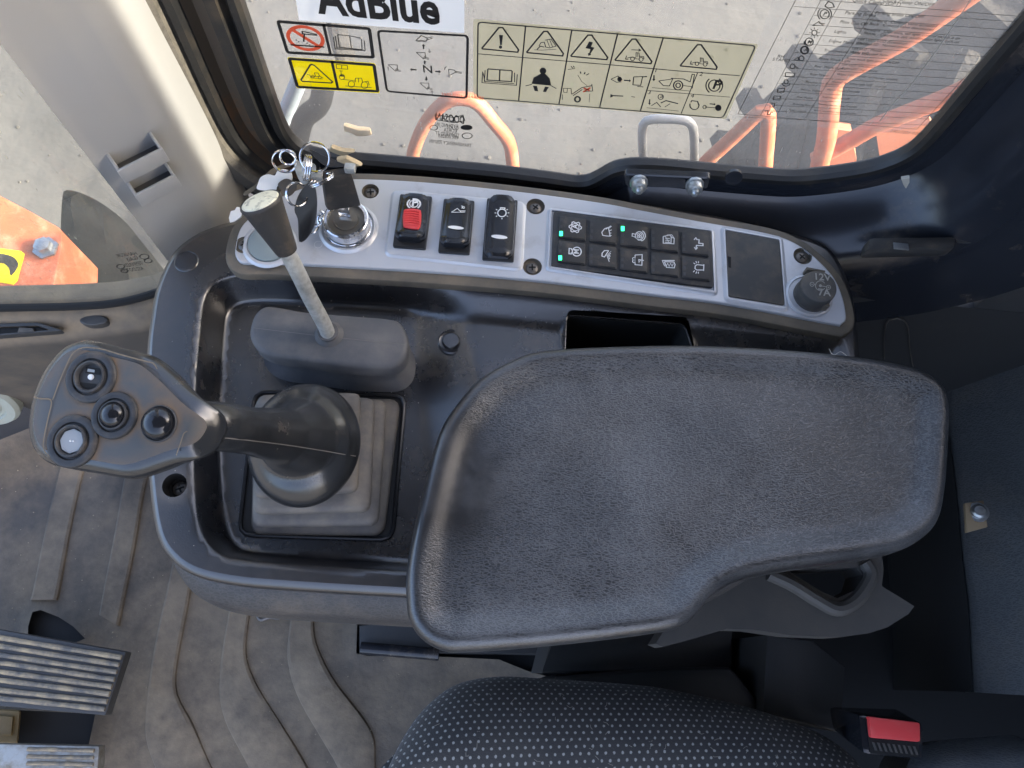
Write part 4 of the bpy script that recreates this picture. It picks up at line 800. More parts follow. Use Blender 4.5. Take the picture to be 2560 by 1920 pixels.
# rocker switches
def rocker(q, top, bot, width, tilt, iconfn, label, basebot):
    a_, b_ = onz(q(*top), ZP+.008), onz(q(*bot), ZP+.008); c = (a_+b_)/2; ax = (b_-a_); Lh = np.linalg.norm(ax)/2; ax /= 2*Lh; bx = np.cross(UPZ, ax); hw = width/2
    def surf(s, t): return .0085+.0028*tilt*s+.0022*s*s*(1 if tilt else 1)-.0012*t*t-.0012*max(0, abs(s)-.85)/.15
    loops = []
    for s in np.linspace(-1, 1, 21):
        w_ = hw*(1-.05*(s < -.0)*abs(s)-.02*s*s)*(1-.30*max(0, (abs(s)-.76)/.24)**2.2); e = 1 if abs(s) < .93 else .86
        row_ = []
        for t in (-1, -1, -.93, -.72, -.66, -.35, 0, .35, .66, .72, .93, 1, 1):
            row_.append([t*w_, t])
        P = []
        for k, (x, t) in enumerate(row_):
            h = 0.0005 if k in (0, 12) else surf(s, t)-(.0022 if abs(t) == 1 else .0006 if abs(t) == .93 else .0005 if abs(t) == .72 else 0)
            pp = c+ax*s*Lh+bx*x; P.append((pp[0], pp[1], ZP+.002+h))
        loops.append(P)
    mb = MB(); mb.add(*loft(loops, False)); 
    for L_ in (loops[0], loops[-1]): mb.add(L_, [list(range(len(L_)))])
    r = obj('rocker_switch', mb.V, mb.F, M_gloss, con, None, 40); r['label'] = label
    fr = [c+ax*s*Lh*1.0+bx*t*hw*1.06 for s, t in ((-1.05,-1), (-1.05,1), (basebot,1), (basebot,-1))]; mb = MB(); prism(mb, rrect([p[:2] for p in fr], .06), ZP+.001, ZP+.0052, .0006); mb.build('switch_base', M_black, r)
    def f(x, y):
        p = onz(q(x, y), ZP+.0105)
        for _ in range(3):
            s = np.dot(p-c, ax)/Lh; t = np.clip(np.dot(p-c, bx)/hw, -1, 1); p = onz(q(x, y), ZP+.002+surf(s, t)+.0006)
        return p
    mb = MB(); iconfn(mb, f); mb.build('symbol', [M_ink_w], r, angle=0); return r, f
def ic_park(mb, f):
    stroke(mb, [f(*p) for p in circ((437,265), 40, 24, ry=33)], .0009, UPZ, 0, True)
    for a0 in (125, -55): stroke(mb, [f(*p) for p in circ((437,265), 62, 12, a0, a0+110, ry=47)], .0013, UPZ)
    text(mb, 'P', f(416,284), f(440,286)-f(416,284), f(422,240)-f(416,284), .0105, bold=.03)
def ic_bucket(mb, f):
    stroke(mb, [f(*p) for p in [(795,345),(852,308),(888,345),(795,345)]], .0006, UPZ); stroke(mb, [f(*p) for p in [(875,332),(930,332)]], .0006, UPZ); stroke(mb, [f(*p) for p in [(885,345),(925,343)]], .0006, UPZ)
    stroke(mb, [f(*p) for p in [(890,305),(905,302),(903,288),(888,285)]], .0006, UPZ); stroke(mb, [f(*p) for p in circ((912,300), 9, 10)], .0005, UPZ, 0, True)
    mb.add([f(*p) for p in circ((838,492), 77, 20, ry=17, rot=6)], [list(range(20))])
def ic_lamp(mb, f):
    stroke(mb, [f(*p) for p in circ((1277,352), 40, 24, ry=36)], .0009, UPZ, 0, True); stroke(mb, [f(*p) for p in [(1262,312),(1263,302),(1305,305),(1303,318)]], .0009, UPZ)
    for a in (0, 35, 90, 145, 180, 215, -35): stroke(mb, [f(1277+54*math.cos(math.radians(a)), 352+47*math.sin(math.radians(a))), f(1277+70*math.cos(math.radians(a)), 352+61*math.sin(math.radians(a)))], .0007, UPZ)
    mb.add([f(*p) for p in circ((1252,580), 78, 20, ry=19, rot=6)], [list(range(20))])
wd = .0252
r1, f1 = rocker(qF, (455,172), (395,612), wd, .8, ic_park, 'parking brake rocker with a red ribbed slider', 1.22)
r2, f2 = rocker(qF, (868,215), (822,665), wd*.96, .8, ic_bucket, 'bucket symbol rocker with a white lens', 1.20)
r3, f3 = rocker(qF, (1282,212), (1240,775), wd*.96, -.6, ic_lamp, 'lamp symbol rocker pressed at its lower end', 1.02)
P = [f1(*p) for p in [(352,322),(425,314),(492,326),(505,335),(508,400),(502,470),(480,505),(420,503),(350,490),(335,470),(332,400),(340,335)]]; P = spline(P, 48, True)
mb = MB(); mb.add(*loft([P-[0,0,.002], P+[0,0,.0006], (P-P.mean(0))*.95+P.mean(0)+[0,0,.0012]], True, False, True)); 
for k in range(7):
    y = 344+k*22; q0 = [f1(350+x, y+x*.06+ -9*math.sin(x/140*math.pi))+np.array([0,0,.0013]) for x in np.linspace(-2, 140, 12)]; mb.add(*tube(q0, .00095, 6))
mb.build('red_slider', M_red, r1, angle=40)
# membrane keypad
kq = [np.array(qG(*p)) for p in [(120,128),(1185,262),(1197,642),(105,500)]]
def kb(u, v): return (1-v)*((1-u)*kq[0]+u*kq[1])+v*((1-u)*kq[3]+u*kq[2])
ZK = ZP+.0032
mb = MB(); prism(mb, rrect([onz(p, ZK)[:2] for p in kq], .04), ZP+.0004, ZK, .0006); kp = mb.build('keypad', M_key, con, angle=35)
ZB = ZK+.0016
def fb(x, y, dz=.0003): return onz(qG(x, y), ZB+dz)
def gear(c): 
    P = []
    for k in range(24):
        r = 42 if k % 4 < 2 else 33; a = 2*math.pi*(k+.0)/24; P.append((c[0]+r*math.cos(a), c[1]+r*.9*math.sin(a)))
    return P
def pl_(mb, pts, w_=.00075, closed=False): stroke(mb, [fb(*p) for p in pts], w_, UPZ, 1, closed)
def key_icon(i, mb):
    if i == 0:
        pl_(mb, gear((265,237)), .0008, True); pl_(mb, circ((265,237), 25, 20), .0006, True); text(mb, 'A', fb(280,250), fb(280,225)-fb(280,250), fb(250,248)-fb(280,250), .0062, m=1, bold=.03)
    elif i == 1:
        pl_(mb, [(488,238),(462,248),(444,272),(450,292),(472,296),(500,298),(488,238)])
        for a_, b_ in (((490,245),(510,230)), ((495,262),(510,255)), ((498,278),(508,276)), ((494,292),(510,294)), ((470,252),(505,228))): pl_(mb, [a_, b_], .0006)
    elif i == 2:
        pl_(mb, circ((697,295), 27, 20), .0008, True); pl_(mb, circ((697,295), 40, 14, -60, 70, ry=38), .0008); pl_(mb, [(672,285),(650,280),(648,298),(668,302)], .0007)
        for a in (45, 135, 225, 315): pl_(mb, circ((697+11*math.cos(math.radians(a)), 295+11*math.sin(math.radians(a))), 7, 8), .0006, True)
        pl_(mb, [(660,300),(690,325),(720,325)], .0006)
    elif i == 3:
        pl_(mb, [(858,300),(900,290),(912,300),(910,348),(858,345),(858,300)]); pl_(mb, [(870,297),(900,345)], .0005); pl_(mb, [(912,305),(932,312),(930,350),(912,348)], .0007); pl_(mb, [(872,312),(902,314)], .0007); pl_(mb, [(872,325),(902,327)], .0007); pl_(mb, [(870,338),(905,340)], .0007); pl_(mb, [(880,296),(885,290),(915,288),(930,310)], .0006)
    elif i == 4:
        pl_(mb, [(1082,325),(1085,362),(1102,364)], .0009) if 0 else pl_(mb, [(1078,318),(1100,322),(1098,345),(1126,348),(1126,362),(1082,360),(1080,376)], .0009); pl_(mb, [(1066,322),(1078,308),(1088,324)], .0009); pl_(mb, [(1068,372),(1078,386),(1090,374)], .0009)
    elif i == 5:
        pl_(mb, circ((275,402), 30, 20), .0009, True); pl_(mb, [(247,392),(240,390),(240,382),(224,380),(222,416),(238,418),(238,410),(248,412)], .0008); text(mb, 'M', fb(289,417), fb(289,387)-fb(289,417), fb(262,415)-fb(289,417), .0060, m=1, bold=.03)
    elif i == 6:
        pl_(mb, [(490,395),(462,395),(446,412),(445,432),(462,438),(490,395)])
        for k in range(5): pl_(mb, [(478+k*6, 425-k*6), (494+k*3, 470-k*17)], .0006)
    elif i == 7:
        pl_(mb, [(668,425),(716,422),(714,494),(668,490),(668,425)]); pl_(mb, [(690,455),(728,462)], .0008); pl_(mb, [(692,455),(694,475),(704,460)], .0006); pl_(mb, circ((660,450), 9, 8), .0006, True); pl_(mb, circ((660,468), 9, 8), .0006, True)
    elif i == 8:
        pl_(mb, [(850,462),(935,462)], .0008); pl_(mb, [(866,470),(930,472),(938,490),(932,512),(880,508),(866,470)]); pl_(mb, [(852,462),(868,500)], .0006); pl_(mb, [(878,500),(888,480),(898,502),(908,480),(918,502),(926,482)], .0006)
    else:
        pl_(mb, [(1128,494),(1086,490),(1074,498),(1072,516),(1084,526),(1126,526)]); pl_(mb, [(1132,488),(1130,532)], .0008)
        for a_, b_ in (((1062,478),(1074,486)), ((1078,466),(1084,480)), ((1095,466),(1096,480)), ((1060,540),(1070,530)), ((1078,550),(1084,536)), ((1094,550),(1096,538))): pl_(mb, [a_, b_], .0007)
leds = {0: (172, 190, 272, 2), 5: (168, 358, 437, 2), 2: (590, 243, 327, 0)}
names = ['transmission mode key with a lit green lamp, top left', 'front work lamp key', 'cooling fan key with a lit green lamp', 'fuel heater key', 'ride control key', 'engine mode key with a lit green lamp, lower left', 'rear work lamp key', 'rear wiper key', 'mirror heater key', 'beacon key']
for i in range(10):
    cx_, ry_ = i % 5, i//5; u0 = .035+cx_*.193; u1 = u0+.172; v0 = .07+ry_*.44; v1 = v0+.39
    cn = [kb(u0, v0), kb(u1, v0), kb(u1, v1), kb(u0, v1)]; P = rrect([onz(p, ZB)[:2] for p in cn], .05, 3); mb = MB(); prism(mb, P, ZK-.0002, ZB, .0005, 0); key_icon(i, mb)
    a_, b_ = onz(kb(u0+.008, v1+.010), ZB-.0012), onz(kb(u1-.004, v1+.015), ZB-.0012); s0 = onz(kb(u1-.004, v1-.035), ZB+.0001); s1 = onz(kb(u0+.03, v1-.008), ZB+.0001)
    mb.add([onz(kb(u0+.012, v1-.006), ZB+.0002), onz(kb(u0+.07, v1-.022), ZB+.0002), onz(kb(u1-.01, v1-.030), ZB+.0002), onz(kb(u1-.006, v1-.004), ZB+.0002)], [[0,1,2,3]], 4)  # black sliver paints the shadow at the key's lower edge
    for k in range(3):
        p = kb(u0+.016, v0+.09+k*.115); lit = i in leds and leds[i][3] == k
        if i == 0 or i == 5: p = kb(u0+.016, v0+.07+k*.125)
        h = .0016 if lit else .0011; q_ = [p+np.array(d_)*(11 if lit else 8)*.32 for d_ in ((-1,-1.4), (1,-1.4), (1,1.4), (-1,1.4))]
        mb.add([onz(t_, ZB+.0003) for t_ in q_], [[0,1,2,3]], 2 if lit else 3)
    o = mb.build('button', [M_key, M_ink_w, M_led, M_ledoff, M_void], kp, angle=35); o['label'] = names[i]
# blank cover and power socket
mb = MB(); prism(mb, rrect([onz(qG(*p), ZP+.0018)[:2] for p in [(1278,256),(1640,322),(1678,762),(1300,700)]], .04), ZP+.0003, ZP+.0018, .0006); cv = mb.build('cover_plate', mat('cover_plastic', (.045, .044, .042), .6, dust=(DUST, .45, .8, 40, .35), bump=[(2200, .3, .0003)]), con)
mb = MB(); mb.add([onz(qG(*p), ZP+.0021) for p in [(1292,432),(1315,438),(1316,512),(1298,508)]], [[0,1,2,3]]); mb.build('finger_notch', M_void, cv, angle=0)
sc_ = onz((1752,640), ZP); ct = onz(qG(1908,635), ZP+.017); axn = np.array([.05, -.04, 1])
fas2 = MB(); fas2.add(*lathe((sc_[0]-.002, sc_[1], ZP), (0,0,1), [(.0195,.0001),(.0188,.0014),(.0172,.002),(.0166,.001)], 40)); sk = obj('power_socket', fas2.V, fas2.F, M_fascia, con, None, 30)
mb = MB(); mb.add(*lathe(sc_, ct-sc_, [(.0148,0),(.0148,.004),(.0143,.0042),(.0143,.012),(.0143,.0155),(.0137,.0168),(.0131,.0171),(0,.0173)], 44)); mb.build('cap', mat('socket_cap_rubber', (.06, .057, .052), .6, dust=(DUST, .45, .8, 60, .35)), sk)
def fs(x, y): return onz(qG(x, y), ct[2]+.0012)
mb = MB(); st_ = lambda pts, w_=.0006, cl=False: stroke(mb, [fs(*p) for p in pts], w_, UPZ, 0, cl)
st_(circ((1918,632), 33, 20, 30, 330)); mb.add([fs(*p) for p in circ((1918,632), 10, 10)], [list(range(10))]); st_([(1918,632),(1960,640)]); st_(circ((1862,622), 14, 14), .0005, True); st_([(1855,621),(1869,623)], .0005); st_(circ((1972,643), 14, 14), .0005, True); st_([(1965,642),(1979,644)], .0005); st_([(1972,637),(1972,649)], .0005); st_([(1885,626),(1862+14,624)], .0005)
text(mb, '12V', fs(1886,590), (1,0,0), (0,1,0), .0085, bold=.02); text(mb, '7A', fs(1905,695), (1,0,0), (0,1,0), .0085, bold=.02); mb.build('marking', mat('grey_print', (.3, .28, .24), .6), sk, angle=0)
for q4, z0 in (([(1850,770),(1870,735),(1955,750),(1972,785)], ct[2]-.010), ([(1812,520),(1940,545),(1935,560),(1815,540)], ct[2]-.012)):
    b4 = [onz(qG(*p), z0) for p in q4]; mb = MB(); hexa(mb, [p-np.array([0, 0, .005]) for p in b4], [p+np.array([0, 0, .004]) for p in b4], .0008); mb.build('hinge_tab', M_bezel, sk)
# ignition lock
IL = np.array([ic[0], ic[1], ZP]); ctop = onz(qE(1265,865), ZP+.014)
mb = MB(); ig_ax = np.array([0, 0, 1.]); mb.add(*lathe(IL, ig_ax, [(.0195,.0008),(.0195,.0022),(.0188,.0024),(.0186,.012),(.0182,.0136),(.0172,.0142),(.0152,.0142),(.0146,.0132),(.0144,.0105)], 44)); ig = mb.build('ignition_lock', M_chrome, con, angle=30)
mb = MB(); mb.add(*lathe(IL+[0,0,.0100], ig_ax, [(.0146,.0),(.0146,.0008),(.010,.0011),(.0096,.0024),(.006,.0026),(0,.0026)], 36)); mb.build('lock_face', mat('dirty_steel', (.2, .19, .17), .35, .8, dust=(DUST, .45, .8, 200, .4)), ig, angle=30)
# ================================================================== keys
kg = thing('bunch_of_keys', 'bunch of keys on wire rings with a black fob, hanging from the ignition lock', 'keys', IL)
zb0, zb1 = ZP+.024, ZP+.058
fb8 = [onz(qE(*p), z) for p, z in (((1060,815), zb0), ((1410,765), zb0), ((1310,420), zb1), ((1012,475), zb1))]; bk = [onz(qE(1000,395), zb1+.001), onz(qE(1250,345), zb1+.001)]
dv = (bk[0]-fb8[3]+bk[1]-fb8[2])/2; dv = dv*min(1, .012/np.linalg.norm(dv))
mb = MB(); hexa(mb, [fb8[0], fb8[1], fb8[1]+dv, fb8[0]+dv], [fb8[3], fb8[2], fb8[2]+dv, fb8[3]+dv], .0022); o = mb.build('key_fob', M_fob, kg); o['label'] = 'black squarish fob of the key in the lock'
kb0 = (fb8[0]+fb8[1])/2+dv*.5; ka = IL+np.array([0, 0, .012]); dirk = kb0-ka
mb = MB(); sx_ = np.array([.0045, 0, 0]); sy_ = np.array([0, .0011, 0]); hexa(mb, [ka-sx_-sy_, ka+sx_-sy_, ka+sx_+sy_, ka-sx_+sy_], [kb0-sx_-sy_, kb0+sx_-sy_, kb0+sx_+sy_, kb0-sx_+sy_], .0003); mb.build('key_blade', M_chrome, kg)
for (x, y, z) in ((965,455,zb1-.002), (1292,372,zb1+.004)):
    mb = MB(); c = onz(qE(x, y), z); box(mb, c-[.004, .003, .003], c+[.004, .003, .003], .001); mb.build('fob_corner', M_steel, kg)
def kring(q, c, r, z, ax, wires=2, wr=.0007, name='ring'):
    r *= .70; c = onz(q(*c), z); d, u, v = frame_for(ax); mb = MB()
    for k in range(wires):
        off = d*(k-(wires-1)/2)*wr*2.0; mb.add(*tube([c+off+r*(math.cos(a)*u+math.sin(a)*v) for a in np.linspace(0, 2*math.pi, 40, endpoint=False)], wr, 8, True))
    return mb.build(name, M_chrome, kg)
zt = zb1
kring(qE, (930,260), .0150, zt+.012, (.25,-.65,.7), 3, .0008)
kring(qE, (850,370), .0130, zt+.006, (-.9,-.15,.35), 3, .0008)
kring(qE, (620,300), .0125, zt+.002, (.2,-.95,.45), 2)
kring(qE, (1000,490), .0140, zt+.004, (-.45,.5,.75), 2)
kring(qE, (745,640), .0125, zt-.012, (.75,-.35,.55), 2)
kring(qE, (655,262), .0080, zt+.006, (.3,-.9,.5), 1, .0009)
# strap, leaf shaped key head, second key heads, tag
def slab(q, pts, z, th, m, name, zgrad=None, bev=.0008, label=None):
    pts = [q(*p) for p in pts]; P3 = [onz(p, z if zgrad is None else np.interp(p[1], [zgrad[0], zgrad[1]], [zgrad[2], zgrad[3]])) for p in pts]; P3 = spline(P3, 48, True); c = P3.mean(0)
    nn = np.array(EYE-c); nn /= np.linalg.norm(nn); mb = MB(); loops = [P3-nn*th, P3-nn*bev, (P3-c)*.965+c]
    mb.add(*loft([[tuple(p) for p in l] for l in loops], True, True, True)); o = mb.build(name, m, kg, angle=40)
    if label: o['label'] = label
    return o
E_ = lambda y: qE(0, y)[1]
slab(qE, [(880,490),(915,510),(945,600),(955,760),(930,950),(860,1080),(790,1132),(765,1100),(755,900),(720,800),(755,660),(830,545)], 0, .004, M_black, 'key_head', (E_(480), E_(1130), zt-.004, ZP+.008), label='long dark leaf shaped key head hanging at the side')
slab(qE, [(870,175),(920,190),(1010,235),(1230,330),(1250,350),(1110,362),(1010,330),(920,250)], zt+.002, .004, M_black, 'strap')
slab(qE, [(550,540),(590,495),(650,478),(730,520),(745,570),(700,640),(640,660),(590,600)], zt-.010, .003, M_screw, 'key_head')
slab(qE, [(715,310),(800,300),(930,330),(935,420),(860,520),(800,530),(745,440)], zt-.001, .002, M_steel, 'key_head')
slab(qE, [(345,590),(350,520),(380,460),(450,432),(520,445),(545,400),(600,380),(670,395),(700,440),(690,500),(600,490),(545,560),(520,600)], zt-.014, .004, M_paper, 'tag', label='bright white plastic tag')
slab(qE, [(195,640),(215,610),(330,530),(480,385),(620,330),(700,340),(560,400),(350,560),(240,650)], zt-.020, .002, M_bezel, 'leather_tab')
# short chain
pts = [(1000,815),(1040,850),(1005,850),(975,890),(985,930),(950,960),(910,1020)]
ch = [onz(qE(*p), ZP+.012-.0012*i) for i, p in enumerate(pts)]
for i in range(len(ch)-1):
    a_, b_ = ch[i], ch[i+1]; d_ = (b_-a_); L_ = np.linalg.norm(d_)*.75; d_ /= np.linalg.norm(d_); s_ = np.cross(d_, UPZ if i % 2 else (.6, .6, .5)); s_ /= np.linalg.norm(s_); c = (a_+b_)/2
    mb = MB(); mb.add(*tube([c+d_*L_*math.cos(t)+s_*L_*.5*math.sin(t) for t in np.linspace(0, 2*math.pi, 20, endpoint=False)], .0009, 7, True)); mb.build('chain_link', M_chrome, kg)
P = [onz(qE(*p), ZF+.004) for p in [(50,880),(70,810),(110,800),(130,768),(160,770),(180,830),(175,870),(100,915),(60,922)]]; mb = MB(); mb.add(*loft([[p-[0,0,.001] for p in P], P], True, True, True)); tag(mb.build('paper_scrap', M_paper), 'scrap of bright white paper on the console edge behind the black knob', 'paper scrap')
# ================================================================== gear lever
ZT = ZF-.030
lv = thing('range_lever', 'steel lever with a black flared knob and scuffed cap painted sunlit pale, in a grey rubber boot', 'lever', onz((712,735), ZT))
BT2 = [(720,260),(728,180),(760,110),(830,70),(950,85),(1050,103),(1300,125),(1560,145),(1650,168),(1700,240),(1712,310),(1690,400),(1620,455),(1500,462),(1300,450),(1000,408),(850,385),(760,335)]
ZBT = ZT+.047; BT = resample(spline([onz(qI(*p), ZBT-.004)[:2] for p in BT2], 300, True), 120)
LB = inset(BT, .004)
obj('boot', *loft([lift(inset(LB, -.006), ZT), lift(inset(LB, -.003), ZT+.004), lift(LB, ZT+.008), lift(inset(LB, .004), ZT+.016), lift(inset(LB, .001), ZT+.021), lift(inset(LB, .003), ZT+.026), lift(BT, ZT+.030), lift(BT, ZBT-.004), lift(inset(BT, .0012), ZBT-.0015), lift(inset(BT, .004), ZBT)], True, False, True), M_rubber, lv, angle=60)
bl = [qI(*p) for p in [(735,200),(1000,232),(1300,265),(1690,305)]]; mb = MB(); stroke(mb, [onz(p, ZBT+.0003) for p in spline(bl, 14)], .0004, UPZ); mb.build('boot_seam', mat('seam', (.18, .17, .16), .7), lv, angle=0)
c = onz((711,722), ZBT); mb = MB(); mb.add(*lathe(c, (0,0,1), [(.0115,-.001),(.0105,.001),(.0082,.0028),(.0078,.005),(.0060,.005)], 28)); mb.build('boot_collar', M_rubber, lv)
kbt = onz(qE(652,1235), ZBT+.085); ktp = onz(qE(375,715), ZBT+.118)
sp = spline([onz((711,728), ZBT), onz((700,700), ZBT+.012), onz((668,640), ZBT+.040), onz((644,590), ZBT+.066), kbt*.75+ktp*.25], 30)
obj('rod', *tube(sp, .0056, 18), M_steel, lv)
kl = np.linalg.norm(ktp-kbt); ka_ = (ktp-kbt)/kl
mb = MB(); mb.add(*lathe(kbt, ka_, [(.0060,0),(.0070,.0008),(.0076,.003),(.0100,kl*.45),(.0126,kl*.85),(.0136,kl*.95),(.0139,kl*.99),(.0134,kl+.0008),(.0122,kl+.0004)], 40)); mb.build('knob', M_knob, lv)
mb = MB(); mb.add(*lathe(kbt, ka_, [(.0124,kl-.001),(.0124,kl+.0006),(.0118,kl+.0012),(.006,kl+.0020),(0,kl+.0022)], 36)); mb.build('knob_cap', M_knobtop, lv)
# ================================================================== joystick
js = thing('joystick', 'black joystick with a flat four button head, palm rest and ribbed rubber boot', 'joystick', onz((680,1000), ZT))
# raised frame edge, flat black plate painting the dark recess, bellows
FR = rrect([onz(qI(*p), ZT+.002)[:2] for p in [(660,830),(1690,620),(1640,1530),(640,1490)]], .09); FR = rrect([onz(qI(*p), ZT+.002)[:2] for p in [(745,600),(1690,625),(1610,1530),(645,1500)]], .08)
mb = MB(); mb.add(*tube(lift(resample(FR, 80), ZT+.0015), .0016, 8, True)); mb.build('frame_edge', M_black, js)
o = obj('recess_dark_plate', lift(FR, ZT+.0006), [list(range(len(FR)))], M_darker, js, angle=0)
layers = [([(735,640),(1660,640),(1555,1500),(715,1495)], .002), ([(740,640),(1575,640),(1520,1440),(722,1450)], .016), ([(745,625),(1500,632),(1470,1350),(725,1370)], .030), ([(755,615),(1410,600),(1390,1225),(730,1270)], .044)]
mb = MB(); Z_ = []
loops = []
for i, (cn, h) in enumerate(layers):
    P = resample(rrect([onz(qI(*p), ZT+h+.006)[:2] for p in cn], .09, 7), 100)
    j = int(np.argmax(P[:,0]+P[:,1])); P = np.roll(P, -j, 0)
    if i: loops.append(lift(shrink(P, .90), ZT+h-.005))
    loops += [lift(inset(P, .0005), ZT+h-.001 if i else ZT), lift(P, ZT+h+.003), lift(shrink(P, .972), ZT+h+.0062), lift(shrink(P, .90), ZT+h+.0078)]
loops.append(lift(shrink(P, .4), ZT+.055))
mb.add(*loft(loops, True, False, True)); mb.build('bellows', M_bellow, js, angle=45)
# grip: shaft flowing into the palm rest
dm = onz((661,962), .698); du = np.array([-.16, -.08, 1.]); du /= np.linalg.norm(du)
_, a1, a2 = frame_for(du)
dome = lathe(dm, du, [(.010,-.008),(.033,-.007),(.0372,-.004),(.0385,.001),(.0378,.007),(.0352,.014),(.0305,.0205),(.023,.026),(.013,.0295),(0,.0308)], 40, 1.04, 1.15, xdir=(1, .08, 0))
shp = spline([onz((330,905), .822), onz((410,915), .826), onz((480,922), .815), onz((560,934), .775), onz((620,943), .742), onz((655,950), .715)], 30)
rad = np.interp(np.arange(30), [0, 8, 14, 22, 27, 29], [.0120, .0136, .0140, .0178, .0265, .034])
V, Fc = remesh([dome, tube(shp, rad, 28, flat=1.0)], .0011, 60)
obj('grip', V, Fc, M_grip, js, angle=180); gt = bvh(V, Fc)
mb = MB(); P = [oncast(gt, qI(x, y), .0003) for x, y in [(500,886),(600,896),(700,906),(800,918),(900,930),(1000,944),(1100,960),(1200,976),(1300,994),(1380,1006),(1408,1010)]]; P = [p for p, n_ in P if p is not None]
if len(P) > 3: mb.add(*tube(P, .00032, 6)); mb.build('seam', mat('seam_line', (.16, .14, .12), .6), js)
# head
HO = onz((270,890), .842); HN = np.array([-.10, -.20, 1.]); HN /= np.linalg.norm(HN)
hx = np.cross((0, 1., 0), HN); hx /= np.linalg.norm(hx); hy = np.cross(HN, hx)
def h2(p): q_ = onp(p, HO-HN*.006, HN)-HO; return (np.dot(q_, hx), np.dot(q_, hy))
NK0, NK1 = h2((418,920))[0], h2((478,925))[0]
def dip(a): return .0085*float(sstep(np.array(a), NK0, NK1))**1.3       # the face bends down into the neck
def h3(P, h): return [HO+hx*a+hy*b+HN*h for a, b in np.array(P)[:, :2]]
HD2 = T(qH, [(210,1230),(216,1100),(245,965),(310,810),(400,685),(480,615),(580,582),(700,592),(850,632),(1000,668),(1090,712),(1200,802),(1300,900),(1380,975)])+[(458,878),(474,898),(477,928),(460,966)]+T(qH, [(1382,1395),(1250,1432),(1100,1485),(980,1525),(880,1538),(780,1525),(640,1500),(500,1478),(350,1440),(255,1362)])
HD = resample(spline([h2(p) for p in HD2], 400, True), 160)
prof = [(.0115,-.030),(.007,-.026),(.0018,-.018),(.0,-.011),(.0003,-.006),(.0018,-.0028),(.0045,-.0008),(.0065,0)]
body = MB(); kx = 1-.6*sstep(HD[:,0], np.percentile(HD[:,0], 70), HD[:,0].max())      # the shell gets shallower towards the neck
body.add(*loft([[HO+hx*a+hy*b+HN*(h*k-dip(a)) for (a, b), k in zip(inset(HD, i_), kx if h < -.004 else kx*0+1)] for i_, h in prof], True, True, False)); hb = body.build('head_shell', M_grip, js, angle=60)
HI = inset(HD, .0065); btn = [((690,855), 165), ((565,1290), 165), ((850,1115), 152), ((1150,1170), 122)]
HC = [np.array(h2(qH(*c))) for c, r in btn]; HR = [r*.3126/F*np.linalg.norm(onp(qH(*c), HO, HN)-EYE)*.97 for c, r in btn]
V2, Fc = delaunay(HI, .0028); du_ = np.zeros(len(V2))
for c, r in zip(HC, HR): du_ += .55*np.exp(-((np.linalg.norm(V2-c, axis=1)-r)/.0022)**2)
du_ += .22*np.exp(-(pdist(V2, HI)/.003)**2); du_ = np.clip(du_, 0, .75)
hz = .0006*sstep(pdist(V2, HI), 0, .006)
fc_ = obj('head_face', [HO+hx*a+hy*b+HN*(z-dip(a)) for (a, b), z in zip(V2, hz)], Fc, M_grip_face, js, angle=60, attr={'dust': du_})
def hp(c, h=.0006): return HO+hx*c[0]+hy*c[1]+HN*h
mb = MB(); gl_ = T(qH, [(430,1010),(470,900),(530,760),(570,690),(640,655),(760,665),(900,705),(1050,745),(1110,760),(1140,800)]); stroke(mb, [hp(h2(p), .0012) for p in spline(gl_, 40)], .0006, HN)
gl_ = T(qH, [(305,990),(350,1002),(420,1015),(400,1130),(375,1250),(370,1340),(420,1400),(520,1440)]); stroke(mb, [hp(h2(p), .0012) for p in spline(gl_, 40)], .0006, HN)
gl_ = T(qH, [(1345,1222),(1320,1240),(1300,1300),(1270,1385)]); stroke(mb, [hp(h2(p), .0012) for p in spline(gl_, 20)], .0005, HN); mb.build('dust_line', mat('dust_line', S(128, 112, 90), .9), js, angle=0)
lbl = ['round button with its cap missing', 'round button with a pale grey insert', 'domed black round button in the middle', 'small shiny domed black button']
